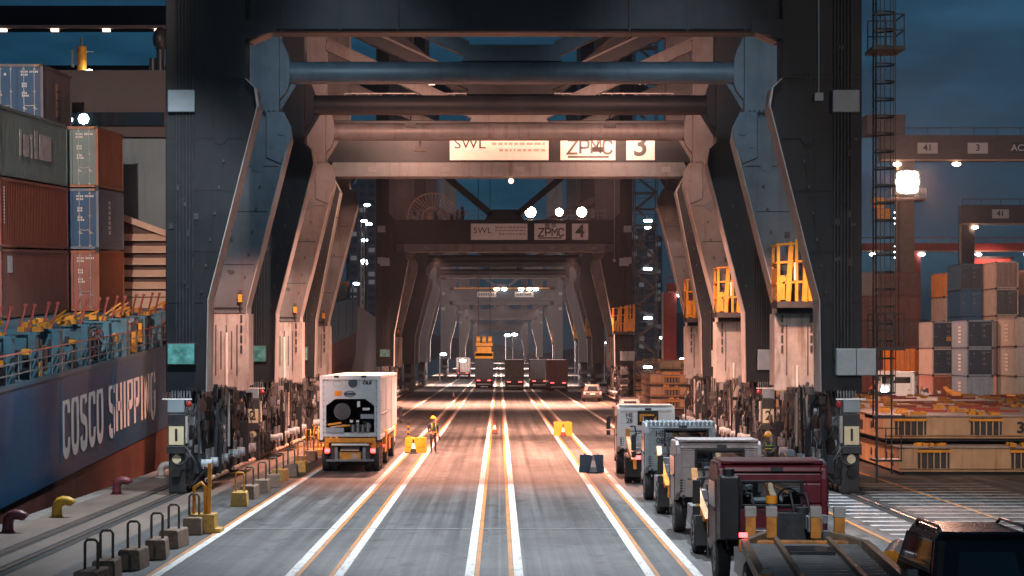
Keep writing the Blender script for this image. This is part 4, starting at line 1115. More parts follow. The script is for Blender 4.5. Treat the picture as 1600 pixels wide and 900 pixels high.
def tractor(loc, label, cabmat, lettering_txt=None, rz=0, group='tractor units queued along the right lane', top=2.72, corrugated=False, stack=False, roofmat=None, lamps=True, hgt=None):
    # cab over tractor; y = 0 is the rear axle, +y forward, the rear faces the camera
    r = empty('tractor_unit', loc, rz); tag(r, label, 'truck', group)
    W = 1.13; yb, yf = 4.4, 6.35
    wx0, wx1 = (-.28,.42) if not corrugated else (-.48,.85)
    wz0, wz1 = top-.70, top-.25
    if roofmat is not None: wx0, wx1 = -.58, .62
    if stack: wx0, wx1, wz0, wz1 = -.62, .56, top-.84, top-.40
    # hollow cab: side walls, roof, rear wall with its window hole, front with the windscreen hole
    c = MB()
    prof = [(yb,1.12),(yb,top-.32),(yb+.06,top-.10),(yb+.22,top),(yf-.45,top),(yf-.12,top-.35),(yf,1.7),(yf+.05,.75),(yf-.25,.6),(yb+.35,.95)]
    for s in (-1,1): c.prism(prof,'x',s*W,s*(W-.14),0)
    I = W-.12
    c.prism([(yb+.005,top-.2),(yb+.065,top-.09),(yb+.22,top-.004),(yf-.45,top-.004),(yf-.13,top-.34),(yf-.2,top-.40),(yf-.5,top-.1),(yb+.24,top-.1),(yb+.1,top-.2)],'x',-I,I,0)
    c.box(-I,I,yb+.004,yb+.1,1.12,wz0,0); c.box(-I,I,yb+.004,yb+.1,wz1,top-.19,0)
    c.box(-I,wx0,yb+.004,yb+.1,wz0-.002,wz1+.002,0); c.box(wx1,I,yb+.004,yb+.1,wz0-.002,wz1+.002,0)
    c.prism([(yf-.02,1.7),(yf+.045,.76),(yf-.25,.62),(yf-.3,1.62)],'x',-I,I,0); c.box(-I,I,yb+.06,yf-.28,1.0,1.14,0)
    cab = c.build('cab', cabmat, r, bevel=.055)
    ci = MB()
    for x in (-.62,.5): ci.box(x-.24,x+.24,yb+.5,yb+.95,1.15,1.45,0); ci.box(x-.22,x+.22,yb+.42,yb+.56,1.4,wz0+.12,0); ci.box(x-.1,x+.1,yb+.45,yb+.54,wz0+.1,wz0+.22,0)
    ci.box(-I,I,yf-.6,yf-.3,1.3,1.62,0)
    for q in range(16):
        t0,t1=2*math.pi*q/16,2*math.pi*(q+1)/16
        ci.bar((.5+.22*math.cos(t0),yf-.72+.06*math.sin(t0),1.72+.2*math.sin(t0)),(.5+.22*math.cos(t1),yf-.72+.06*math.sin(t1),1.72+.2*math.sin(t1)),.03,.03,0)
    ci.build('interior', M('cab_interior',(.06,.055,.05),.8,var=.2), cab)
    ws = MB(); ws.add([(-I,yf-.03,1.7),(I,yf-.03,1.7),(I,yf-.16,top-.37),(-I,yf-.16,top-.37)],[(0,1,2,3)],0); ws.build('windscreen', CLEAR, cab)
    # rear wall frame, window, ribs
    d = MB(); d.box(-W+.16,W-.16,yb-.022,yb-.002,1.0,1.55,0)
    for x in (-W+.2,-.12,W-.45): d.bar((x,yb-.02,1.0),(x,yb-.02,top-.4),.035,.03,0,up=(0,1,0))
    d.bar((-W+.12,yb-.02,top-.16),(W-.12,yb-.02,top-.16),.03,.03,0)
    d.build('rear_panel', cabmat, cab, bevel=.008)
    fr = MB()
    for x_ in (wx0-.03,wx1+.03): fr.box(x_-.03,x_+.03,yb-.03,yb+.003,wz0-.06,wz1+.06,0)
    for z_ in (wz0-.03,wz1+.03): fr.box(wx0,wx1,yb-.03,yb+.003,z_-.03,z_+.03,0)
    wf = fr.build('window_frame', BLACK, cab, bevel=.012)
    gl = MB(); gl.box(wx0,wx1,yb+.03,yb+.034,wz0,wz1,0); wp = gl.build('window', CLEAR, cab)
    # yellow grab bar pieces lying over the rear glass
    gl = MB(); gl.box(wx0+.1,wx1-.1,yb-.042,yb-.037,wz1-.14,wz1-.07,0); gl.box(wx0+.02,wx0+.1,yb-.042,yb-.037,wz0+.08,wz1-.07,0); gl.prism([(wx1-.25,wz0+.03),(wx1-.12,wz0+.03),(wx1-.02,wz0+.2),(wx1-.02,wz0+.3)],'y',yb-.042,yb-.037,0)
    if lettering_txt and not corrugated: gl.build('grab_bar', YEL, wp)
    rf = MB()
    if corrugated:
        for k in range(16): rf.cyl((-W+.12+.138*k,yb+.02,top-.02),(-W+.12+.138*k,yb+1.1,top-.0),.06,8)
    else:
        rf.box(-W+.08,W-.08,yb+.12,yf-.5,top-.02,top+.05); rf.cyl((-W+.3,yb+.1,top+.02),(W-.3,yb+.1,top+.02),.035,8)
    rf.build_each('roof_rail', roofmat or cabmat, cab, bevel=.01)
    sw = MB()
    for s in (-1,1): sw.prism([(yb+.35,top-.95),(yb+.35,top-.42),(yf-.35,top-.42),(yf-.12,top-.95)],'x',s*W+.002*s,s*(W+.012),0)
    sw.bar((-W+.1,yf+.02,1.66),(W-.1,yf+.02,1.66),.03,.03,0)
    sw.build_each('side_window', GLASSD, cab)
    dr = MB()
    for s in (-1,1):
        dr.bar((s*(W+.01),yb+.3,.85),(s*(W+.01),yb+.3,top-.35),.02,.02,0); dr.bar((s*(W+.01),yf-.25,.85),(s*(W+.01),yf-.2,1.8),.02,.02,0); dr.cbox((s*(W+.02),yb+.45,1.55),(.04,.16,.05),0)
    dr.build_each('door_trim', BLACK, cab)
    if lettering_txt:
        a_, b_ = lettering_txt
        for t,zz in ((a_,top-.36),(b_,top-.58)): text_mesh(t,.25,BLACK,'cab_lettering',cab,(-.66,yb-.028,zz),FACE_CAM,.004)
    dt = MB()
    for k in range(5): dt.box(-W+.1,-W+.24,yb-.03,yb-.006,1.15+.07*k,1.18+.07*k,0); dt.box(W-.3,W-.1,yb-.03,yb-.006,1.2+.06*k,1.23+.06*k,0)
    dt.box(-W+.3,W-.3,yb-.03,yb-.006,top-1.0,top-.97,0); dt.box(-.05,.2,yb-.05,yb-.006,top-.16,top-.08,0)
    for x_ in (-W+.2,W-.2): dt.cyl((x_,yb-.04,1.02),(x_,yb-.005,1.02),.05,10,0); dt.bar((x_,yb+.1,.95),(x_,yb-.15,.8),.05,.05,0)
    dt.build('rear_fitting', STEEL_D, cab)
    mr = MB()
    for s in (-1,1):
        mr.bar((s*W,yf-.1,top-.4),(s*(W+.25),yf-.05,top-.45),.03,.03); mr.cbox((s*(W+.25),yf-.05,top-.72),(.16,.09,.52)); mr.cbox((s*(W+.25),yf-.05,top-1.12),(.16,.09,.2))
    mr.build_each('mirror', BLACK, cab, bevel=.02)
    # chassis, deck, fifth wheel
    ch = MB()
    for s in (-1,1): ch.box(s*.42-.05,s*.42+.05,-1.15,yf-.5,.78,1.02,0)
    for y in (-1.1,-.4,.5,1.6,3): ch.box(-.42,.42,y-.05,y+.05,.82,.98,0)
    ch.box(-.6,.6,1.2,4.2,.6,1.0,0); ch.box(-.95,-.5,1.4,3.2,.45,.95,1); ch.box(.5,.95,1.6,3.4,.5,.95,1)
    ch.build('chassis', [STEEL_D, STEEL], r, bevel=.01)
    fw = MB(); fw.prism([(-.42,-.55),(.42,-.55),(.5,.2),(.3,.45),(-.3,.45),(-.5,.2)],'z',1.16,1.24,0); fw.box(-.35,.35,-.15,.35,1.02,1.16,0)
    fw.bar((-.3,-.5,1.2),(-.3,-1.0,1.05),.16,.06,0); fw.bar((.3,-.5,1.2),(.3,-1.0,1.05),.16,.06,0)
    fw.build('fifth_wheel', STEEL_D, r, bevel=.01)
    eq = MB(); rs = random.Random(int(loc[1]*3))
    eq.cyl((-.1,3.9,1.0),(-.1,3.9,1.75),.1,12,1); eq.cyl((-.1,3.9,1.75),(-.1,3.9,1.9),.12,12,3); eq.cbox((.15,3.6,1.3),(.55,.5,.6),0); eq.cyl((.45,3.5,1.05),(.45,3.5,1.7),.14,12,0)
    eq.cbox((-.45,3.4,1.15),(.4,.5,.25),2)
    for k in range(6): eq.cbox((rs.uniform(-.7,.8),rs.uniform(2.4,3.9),rs.uniform(1.05,1.5)),(rs.uniform(.1,.3),rs.uniform(.1,.4),rs.uniform(.1,.35)),rs.choice((0,1,2)))
    eq.build('engine_gear', [STEEL_D, STEEL, CHROME, ORA], r, bevel=.008)
    sz = MB()
    for x in (-.62,.18,.5): sz.tube([(x,yb-.02,1.9),(x+.16,yb-.12,1.92),(x+.22,yb-.16,1.6),(x+.1,yb-.2,1.25),(x+.02,yb-.3,1.15)],.03,6,0)
    sz.build_each('air_hose', CABLE, r)
    if stack:
        ex = MB(); ex.box(-W-.02,-W+.38,yb-.55,yb-.05,1.0,2.3,0); ex.cyl((-W+.18,yb-.3,2.3),(-W+.18,yb-.3,top-.1),.12,12,0)
        ex.build('air_cleaner', BLACK, r, bevel=.04)
    elif corrugated or roofmat is not None:
        ex = MB(); ex.ball((W-.28,yb-.22,top-.72),.42,12,0,(.8,.35,.62)); ex.cyl((W-.28,yb-.2,1.0),(W-.28,yb-.2,2.),.14,12,0); ex.build('air_intake', BLACK, r)
    # sloping orange guide ramps over the rear wheels
    for s in ((-1,1) if not stack else ()):
        fd = MB()
        fd.prism([(-1.25,.92),(-.9,1.0),(.55,1.28),(1.6,1.62),(1.95,1.92),(2.0,1.76),(1.7,1.42),(.6,1.06),(-.9,.82)],'x',s*.98-.16*(s>0),s*.98+.16*(s<0),0)
        fd.prism([(-1.2,.55),(-1.05,.55),(-.85,.92),(-1.2,.95)],'x',s*.84-.06,s*.84+.06,0)
        fd.bar((s*.9,.9,1.0),(s*.9,1.9,1.75),.1,.14,0)
        fd.build('guide_ramp', ORA, r, bevel=.012)
    mg = MB()
    for s in (-1,1): mg.box(s*.86-.28,s*.86+.28,-.78,-.76,.25,.95)
    mg.build_each('mud_flap', RUBBER, r)
    for s in (-1,1):
        wheel_part(r, s*.84, 0, .5, .28, True); wheel_part(r, s*.96, 5.35, .5, .3)
        if lamps: lamp_part(r, 'tail_lamp', (s*.72,-1.19,.98), (.22,.06,.14), RED_LENS)
    if lamps is not None:
        hl = MB()
        for s in (-1,1): hl.cbox((s*.85,yf+.05,.95),(.3,.06,.18))
        hl.build_each('headlight', LAMP_C, r)
    bp = MB(); bp.box(-W,W,yf-.05,yf+.12,.42,.82); bp.build('bumper', STEEL_D, r, bevel=.03)
    return r
XQ = 5.78
tractor((XQ,71.1,0), 'white tractor unit lettered HE 28, farthest of the queue', WHITE, ('HE','28'), top=2.70)
tractor((XQ+.06,57.4,0), 'grey tractor unit lettered HE 08 with scalloped roof edge', M('cab_grey',(.24,.29,.32),.4,var=.15,scale=3,dirt=(.12,.11,.10),dirt_amt=.7,streak=1), ('HE','08'), top=2.54, corrugated=True)
tractor((XQ+.0,46.1,0), 'pinkish grey tractor unit between the HE 08 truck and the maroon truck', M('cab_taupe',(.28,.235,.225),.42,var=.2,scale=3,dirt=(.12,.10,.09),dirt_amt=.8,streak=1), None, top=2.46, roofmat=M('cab_taupe_roof',(.30,.25,.24),.5,var=.3,scale=8))
tractor((5.62,35.0,0), 'maroon tractor unit pulling a skeletal trailer, nearest of the queue', M('cab_maroon',(.095,.009,.015),.38,var=.25,scale=3,dirt=(.05,.02,.02),dirt_amt=.5,streak=1), None, top=2.53, stack=True, lamps=False)
# skeletal trailer behind the maroon tractor
sk = empty('skeletal_trailer', (5.62,34.6,0), R(-4.5)); tag(sk, 'orange skeletal container trailer with grey slats coupled to the maroon truck', 'trailer')
ORAD = M('chassis_orange_worn', (.42,.16,.02), .55, var=.3, scale=4, dirt=(.06,.04,.03), dirt_amt=.9)
TAUPE = M('worn_taupe', (.22,.165,.115), .5, var=.2, scale=3, dirt=(.12,.07,.04), dirt_amt=.7)
b = MB()
for s in (-1,1): b.box(s*.5-.045,s*.5+.045,-11.5,2.2,.98,1.28,0)
b.build_each('main_rail', TAUPE, sk, bevel=.01)
b = MB()
for k in range(34): b.box(-1.0,1.0,-11.3+.4*k,-11.26+.4*k,1.1,1.2,0)
b.build('cross_slat', M('slat_grey',(.24,.24,.24),.45,.3,var=.2), sk)
b = MB(); b.box(-1.05,1.05,-11.4,1.3,.70,.76); b.build('shade_sheet', BLACK, sk)  # black sheet added for the dark shade beneath the slats
b = MB()
for s in (-1,1): b.bar((s*1.12,-11.5,1.2),(s*1.12,1.4,1.2),.14,.2,0); b.bar((s*1.12,1.4,1.2),(s*.62,2.7,1.25),.14,.18,0)
b.build_each('side_rail', TAUPE, sk, bevel=.01)
for y in (2.0,-5.2,-11.2):
    b = MB(); b.box(-1.2,1.2,y-.12,y+.12,1.0,1.22,0)
    if y < 1:
        for s in (-1,1): b.cbox((s*1.1,y,1.30),(.22,.26,.2),1); b.cbox((s*1.1,y,1.44),(.16,.18,.1),2)
    b.build('bolster', [ORAD, ORAD, M('corner_pale',(.26,.24,.22),.6)], sk, bevel=.015)
b = MB()
for x in (-.95,-.55,.3,.75): b.cbox((x,2.55,1.42),(.2,.2,.42),0); b.cbox((x,2.55,1.72),(.22,.22,.2),1)
b.build_each('corner_guide', [ORAD, M('corner_pale',(.26,.24,.22),.6)], sk, bevel=.015)
b = MB(); b.cyl((1.35,-.6,1.1),(1.75,1.5,1.1),.21,14,0); b.cyl((1.32,-.75,1.1),(1.35,-.6,1.1),.22,14,1); b.bar((1.0,.4,1.05),(1.4,.4,1.05),.12,.12,0)
b.build('side_tank', [M('tank_grey',(.16,.16,.16),.45,var=.2),ORA], sk)
for y in (-9.3,-8.0):
    for s in (-1,1): wheel_part(sk, s*.9, y, .5, .28, True)
b = MB()
for s in (-1,1): b.box(s*.7-.06,s*.7+.06,-.6,-.48,.1,1.0,0); b.cbox((s*.7,-.54,.06),(.3,.3,.06),0)
b.build_each('landing_leg', STEEL_D, sk)
lamp_part(sk, 'marker_lamp', (-1.14,1.52,1.36), (.16,.06,.09), RED_LENS)

# ---- reefer container truck at the left
rt = tractor((-6.0,83.6,0), 'orange and white tractor unit hauling the white refrigerated container', WHITE, None, group=None, lamps=False)
tl = empty('container_trailer', (-6.0,77.3,0)); tag(tl, 'orange container trailer with red tail lamps under the white refrigerated container', 'trailer')
b = MB()
for s in (-1,1): b.box(s*.45-.08,s*.45+.08,.1,11.8,.82,1.12,0)
for k in range(9): b.box(-1.1,1.1,.5+1.35*k,.62+1.35*k,.9,1.08,0)
b.build('frame', ORA, tl, bevel=.01)
b = MB(); b.box(-1.02,-.86,-.02,.12,.72,1.3,0); b.box(.86,1.02,-.02,.12,.72,1.3,0); b.box(-1.02,1.02,-.03,.1,1.18,1.36,0); b.box(-.75,.75,-.045,-.03,1.06,1.14,1)
b.build('rear_frame', [ORA, PLATE_W], tl, bevel=.015)
b = MB(); b.box(-.95,.95,-.1,.05,.42,.5,1); b.box(-.42,.42,.0,.1,.44,.78,0); b.box(-.62,-.5,-.02,.1,.44,.98,1); b.box(.5,.62,-.02,.1,.44,.98,1); b.box(-.4,.35,-.02,.0,.84,.90,2); b.box(.05,.32,-.012,.002,.52,.72,2); b.box(-.8,.8,.1,.2,.5,1.05,3)
b.build('under_run_guard', [ORA, STEEL, WORN_PIPE, BROWND], tl, bevel=.008)
for s in (-1,1):
    lamp_part(tl, 'tail_lamp', (s*.92,-.04,.86), (.2,.06,.15), RED_LENS)
    b = MB(); b.cbox((s*.92,.05,.85),(.34,.1,.24)); b.cbox((s*1.13,.2,1.26),(.3,.2,.12)); b.build('lamp_bracket', BLACK, tl)
    for y in (.75,2.05): wheel_part(tl, s*.86, y, .5, .28, True)
    for y in (4.5,7.5):
        b = MB(); b.prism([(y,.55),(y+1.2,.55),(y+1.2,1.05),(y+.1,1.2)],'x',s*1.0,s*1.14,0); b.build('side_box', ORA, tl)
    b = MB(); b.prism([(2.9,1.0),(3.3,1.0),(3.9,1.35),(3.9,1.6),(3.2,1.5)],'x',s*1.18,s*1.28,0); b.prism([(10.0,1.0),(10.6,1.0),(11.2,1.5),(10.4,1.55)],'x',s*1.18,s*1.28,0); b.build('guide_flare', ORA, tl, bevel=.01)
lamp_part(tl, 'side_marker', (1.16,3.2,.9), (.05,.14,.1), RED_LENS)
# refrigerated container
rf = MB(); L, W, Hh = 12.19, 1.22, 2.59
rf.box(-W+.05,W-.05,.1,L,.12,Hh-.04,0)
for s in (-1,1):
    for y in (.07,L-.07): rf.cbox((s*(W-.06),y,Hh/2),(.13,.16,Hh),0)
    rf.box(s*W-.05*(s>0),s*W+.05*(s<0),.1,L-.1,.02,.18,0); rf.box(s*W-.05*(s>0),s*W+.05*(s<0),.1,L-.1,Hh-.12,Hh,0)
    for k in range(40): rf.cbox((s*(W-.045),.3+.3*k,Hh/2),(.03,.12,Hh-.32),0)
    for y in (4.1,8.1): rf.cbox((s*(W-.02),y,Hh/2),(.06,.1,Hh-.1),0)
rf.box(-W+.1,W-.1,0,.12,Hh-.16,Hh,0)
for k in range(20): rf.box(-W+.1,W-.1,.4+.6*k,.7+.6*k,Hh-.03,Hh+.006,0)
reef = rf.build('refrigerated_container', WHITE, None, bevel=.012, loc=(-6.0,77.25,1.28))
tag(reef, 'white refrigerated container with dark cooling unit riding on the orange trailer', 'container')
RB = M('reefer_panel', (.48,.53,.55), .4, var=.08, scale=2)
b = MB(); y = .085
b.box(-W+.13,W-.13,y-.03,y,1.66,Hh-.14,0)
for x in (-W+.16,W-.16):
    for k in range(9): b.cyl((x,y-.045,.3+.26*k),(x,y-.03,.3+.26*k),.02,6,1)
for k in range(8): b.cyl((-W+.3+.25*k,y-.045,Hh-.18),(-W+.3+.25*k,y-.03,Hh-.18),.02,6,1)
b.box(-W+.13,-.98,y-.03,y,.14,1.66,0); b.box(.98,W-.13,y-.03,y,.14,1.66,0); b.box(-.98,.98,y-.03,y,.14,.3,0)
for s in (-1,1): b.prism(mir(s,[(.98,1.66),(.6,1.66),(.98,1.38)]),'y',y-.03,y,0)
for s in (-1,1): b.cbox((s*.55,.02,Hh-.03),(.2,.1,.08),1)
pn = b.build('front_panel', [RB, STEEL_D], reef)
b = MB(); b.box(-.97,.97,.1,.6,.3,1.65,0); un = b.build('cooling_unit', M('unit_navy',(.012,.04,.065),.4,var=.2), reef)
b = MB(); fx,fz=-.2,1.15
b.cyl((fx-.12,.06,fz),(fx-.12,.098,fz),.34,28,0)
for k in range(4): 
    for q in range(24):
        t0,t1=2*math.pi*q/24,2*math.pi*(q+1)/24; rr_=.1+.07*k
        b.bar((fx-.12+rr_*math.cos(t0),.055,fz+rr_*math.sin(t0)),(fx-.12+rr_*math.cos(t1),.055,fz+rr_*math.sin(t1)),.014,.014,1)
b.build('fan_grille', [STEEL_D, STEEL], un)
b = MB(); b.box(.28,.4,.04,.1,1.33,1.56,0); b.box(.5,.78,.05,.1,1.2,1.3,0); b.box(.42,.95,.03,.1,.86,1.04,1); b.cbox((.05,.06,.76),(.12,.06,.1),0); b.cbox((.3,.06,.76),(.12,.06,.08),0); b.box(.5,.76,.03,.1,.7,.74,2)
b.build('control_box', [PLATE_W, BOXGREY, STEEL_D], un)
b = MB(); b.box(-.97,-.25,.0,.1,.3,.5,0); b.bar((-.9,.05,.62),(-.35,.05,.7),.1,.07,1); b.bar((-.5,.03,.55),(0,.03,.6),.08,.06,1); b.bar((-.8,.04,.52),(-.2,.02,.6),.06,.06,2)
for k in range(4): b.cyl((.1+.2*k,.06,.32),(.1+.2*k,.06,.62+.06*(k%2)),.085,12,3)
b.tube([(-.2,.05,.4),(.0,.03,.55),(.3,.03,.62),(.6,.04,.5),(.8,.04,.66),(.85,.04,.4)],.03,6,4); b.cyl((.72,.02,.58),(.72,.08,.58),.12,14,3)
b.build('compressor_gear', [BOXGREY, YEL, WORN_PIPE, STEEL, CABLE], un)
b = MB()
for x0,x1,z0,z1 in ((-.78,-.22,2.12,2.4),(-.1,.32,2.22,2.38),(.4,1.0,2.05,2.42)): b.box(x0,x1,.046,.054,z0,z1,0)
b.box(-.62,-.34,.04,.05,1.78,1.98,1)
pl = b.build('label_plate', [M('plate_grey',(.52,.57,.60),.4,var=.05), M('label_orange',(.85,.27,.01),.5)], pn)
b = MB()
def ring(cx,cz,rx_,rz_,w_,m_=0,y_=.038):
    for q in range(28):
        t0,t1=2*math.pi*q/28,2*math.pi*(q+1)/28
        b.bar((cx+rx_*math.cos(t0),y_,cz+rz_*math.sin(t0)),(cx+rx_*math.cos(t1),y_,cz+rz_*math.sin(t1)),w_,.008,m_,up=(0,1,0))
ring(-.5,2.27,.2,.1,.02,1); ring(-.02,1.86,.2,.11,.025); b.bar((-.25,.036,1.86),(.22,.036,1.86),.1,.008,0,up=(0,1,0))
b.cyl((.11,.036,2.3),(.11,.044,2.3),.19,24,0); 
o = b.build('emblem', [M('mark_dark',(.03,.06,.08),.5), M('mark_grey',(.3,.35,.37),.5)], pn); 
text_mesh('OLS', .17, BLACK, 'lettering', pn, (.68,.038,2.3), FACE_CAM, .012, sx=1.15)
b = MB()
for k in range(11): b.box(W+.004,W+.01,.24,.32,.75+.115*k,.82+.115*k)
b.build('side_code', STEEL_D, reef)
b = MB(); b.box(W+.002,W+.05,.3,6.0,1.02,1.05); b.build('side_rod', STEEL, reef)

# ---- trucks and cars down the road
def box_truck(loc, label, key, col, H_=2.6, L_=12.19, group='container trucks far down the road', roof=None, lamp=RED_LENS):
    r = empty('container_truck', loc); tag(r, label, 'truck', group)
    b = MB(); W=1.22
    b.box(-W+.04,W-.04,.06,L_,1.35,1.3+H_-.05,0)
    for s in (-1,1):
        b.cbox((s*(W-.07),.07,1.3+H_/2),(.14,.14,H_),0); b.cbox((s*(W-.07),L_-.07,1.3+H_/2),(.14,.14,H_),0)
        for k in range(int(L_/.5)): b.cbox((s*(W-.03),.4+.5*k,1.3+H_/2),(.04,.22,H_-.3),0)
    b.box(-W,W,0,.14,1.3+H_-.14,1.3+H_,0); b.box(-W,W,0,.14,1.3,1.42,0)
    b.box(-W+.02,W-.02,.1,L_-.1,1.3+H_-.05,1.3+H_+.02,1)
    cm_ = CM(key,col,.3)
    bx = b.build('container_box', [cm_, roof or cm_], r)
    d = MB()
    for s in (-1,1):
        xa,xb = (-W+.14,-.015) if s<0 else (.015,W-.14)
        d.box(xa,xb,.03,.06,1.45,1.3+H_-.16,0)
        for f in (.3,.72): d.cyl((xa+(xb-xa)*f,.0,1.4),(xa+(xb-xa)*f,.0,1.3+H_-.12),.025,6,1)
        for z in (1.7,2.3,2.9): d.box(xa+.08,xb-.08,.015,.03,z,z+.4,0)
    d.build('container_door', [cm_, STEEL_D], bx)
    c = MB(); c.box(-.5,.5,.2,L_+1.5,.8,1.2,0); c.box(-1.15,1.15,.1,.3,.95,1.28,0); c.box(-.9,.9,.02,.1,.5,.66,1); c.box(-1.1,1.1,.35,.4,.3,.95,2)
    c.build('chassis', [STEEL_D, STEEL, RUBBER], r)
    for s in (-1,1):
        for y in (1.0,2.3,L_-.2): wheel_part(r, s*.86, y, .5, .28, True)
        lamp_part(r, 'tail_lamp', (s*.72,-.02,1.08), (.42,.08,.12), lamp)
    c = MB(); c.prism([(L_+.6,.9),(L_+.6,2.9),(L_+2.0,2.9),(L_+2.5,1.8),(L_+2.5,.6),(L_+.9,.6)],'x',-1.2,1.2,0); c.build('cab', WHITE, r, bevel=.08)
    for s in (-1,1): wheel_part(r, s*1.0, L_+1.6, .5, .3)
    return r
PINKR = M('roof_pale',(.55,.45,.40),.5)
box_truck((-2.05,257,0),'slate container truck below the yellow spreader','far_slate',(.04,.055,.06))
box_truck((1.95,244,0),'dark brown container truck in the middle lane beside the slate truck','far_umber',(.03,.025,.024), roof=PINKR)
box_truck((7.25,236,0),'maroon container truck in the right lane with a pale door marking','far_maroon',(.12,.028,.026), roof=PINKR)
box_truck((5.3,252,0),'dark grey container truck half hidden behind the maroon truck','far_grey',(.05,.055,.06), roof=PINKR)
box_truck((-6.6,350,0),'white lit container truck at the far left with red tail lamps','far_white',(.7,.62,.55), roof=WHITE)
def car(loc, label, mat, rz=0, head=False, h=1.75, suv=True, group='cars on the quay road', L_=4.6, W=.9, rails=True):
    r = empty('parked_car' if False else 'car', loc, rz); tag(r, label, 'car', group)
    b = MB()
    b.prism([(0,.35),(.02,.9),(.06,1.0),(L_-1.4,1.02),(L_-.2,.88),(L_,.65),(L_-.02,.35)],'x',-W,W,0)
    body = b.build('body', mat, r, bevel=.06)
    b = MB()
    yb = .18
    vs = [(-W+.05,yb,1.0),(W-.05,yb,1.0),(W-.05,L_-1.35,1.02),(-W+.05,L_-1.35,1.02),(-W+.2,yb+.3,h),(W-.2,yb+.3,h),(W-.2,L_-2.15,h),(-W+.2,L_-2.15,h)]
    b.add(vs,[(0,3,2,1),(4,5,6,7),(0,1,5,4),(1,2,6,5),(2,3,7,6),(3,0,4,7)],0)
    cabn = b.build('cabin', mat, r, bevel=.13)
    def on(u, v, o_=.012):     # point on the rear face of the cabin
        x = (-(W-.05)+2*(W-.05)*u)*(1-v)+(-(W-.2)+2*(W-.2)*u)*v
        return (x, yb+.3*v-o_, 1.0+(h-1.0)*v)
    g_ = MB(); g_.add([on(.2,.14),on(.8,.14),on(.77,.7),on(.23,.7)],[(0,1,2,3)],0)
    g_.add([(s_*(W-.05-.15*v+.012),y_,1.0+(h-1.0)*v) for s_,y_,v in ((1,yb+.35,.15),(1,L_-1.65,.15),(1,L_-2.1,.85),(1,yb+.5,.85))],[(0,1,2,3)],0)
    g_.add([(s_*(W-.05-.15*v+.012),y_,1.0+(h-1.0)*v) for s_,y_,v in ((-1,yb+.35,.15),(-1,L_-1.65,.15),(-1,L_-2.1,.85),(-1,yb+.5,.85))],[(0,1,2,3)],0)
    g_.add([(-W+.15,L_-1.40,1.08),(W-.15,L_-1.40,1.08),(W-.27,L_-2.06,h-.06),(-W+.27,L_-2.06,h-.06)],[(0,1,2,3)],0)
    g_.build('window', GLASSD, cabn)
    if rails:
        g_ = MB()
        for s in (-1,1): g_.tube([(s*(W-.28),yb+.45,h-.01),(s*(W-.27),yb+.6,h+.07),(s*(W-.27),L_-2.5,h+.07),(s*(W-.28),L_-2.3,h-.01)],.028,8)
        g_.build_each('roof_rail', CHROME, cabn)
    for s in (-1,1):
        wheel_part(r, s*(W-.1), .85, .36, .22); wheel_part(r, s*(W-.1), L_-.95, .36, .22)
        lamp_part(r, 'tail_lamp', (s*(W-.12),-.0,.85), (.16,.06,.24), RED_LENS if not head else M('lens_dull',(.2,.02,.02)))
        lamp_part(r, 'headlight', (s*(W-.22),L_-.03,.68), (.28,.08,.16), LAMP_C if head else CHROME)
        b = MB(); b.cbox((s*(W+.08),L_-1.75,1.08),(.18,.1,.14)); b.build_each('mirror', BLACK, r, bevel=.02)
    b = MB(); b.box(-W+.02,W-.02,-.06,.1,.35,.6); b.build('bumper', BLACK, r, bevel=.03)
    b = MB(); b.cbox((0,-.03,.78),(.5,.02,.12)); b.build('licence_plate', PLATE_W, r)
    return r
SILV = M('car_silver',(.07,.065,.06),.35,.2,var=.1)
car((9.1,187,0),'silver hatchback with a dark rear window driving beyond the queue',SILV,h=1.7)
car((8.75,128,0),'dark car just beyond the white HE 28 truck',M('car_umber',(.06,.05,.05),.35),h=1.8)
car((11.6,215,0),'white car with a lit headlight facing the camera',WHITE,R(180),True,h=1.5)
car((7.62,29.6,0),'dark plum car with chrome roof rails beside the skeletal trailer',M('car_plum',(.012,.006,.009),.25,var=.1),h=1.98,W=.95,L_=4.7)
# headlit truck and white cab in the yard at the right
r = tractor((39.6,200,0),'white truck with two lit headlights facing the camera below the stacks',WHITE,None,R(180),group=None,top=2.9,lamps=False)
for s in (-1,1):
    b = MB(); b.ball((s*.8,6.5,.98),.3,10,0,(1.1,.3,.8)); b.build('lit_headlight', LAMP_C, r)
r = tractor((40.5,166,0),'white tractor unit standing side on in front of the container stacks',WHITE,None,R(72),group=None,top=3.1,lamps=False)
def flat_trailer(loc, rz, label):
    t = empty('flat_trailer', loc, rz); tag(t, label, 'trailer', 'orange trailers parked by the container stacks')
    b = MB(); b.box(-1.2,1.2,0,12,1.0,1.25,0); b.box(-1.25,1.25,-.05,.3,1.0,1.75,0); b.build('deck', ORA, t, bevel=.01)
    b = MB(); b.box(-.5,.5,.3,11.8,.65,1.0); b.build('frame', STEEL_D, t)
    for s in (-1,1):
        for y in (1.3,2.6): wheel_part(t, s*.86, y, .5, .28, True)
    lamp_part(t,'tail_lamp',(-1.22,.2,.95),(.08,.3,.14),RED_LENS)
    return t
flat_trailer((54,160,0),R(75),'orange flat trailer standing behind the white side-on tractor')
flat_trailer((60,168,0),R(80),'orange flat trailer at the right picture edge beyond the hatch covers')
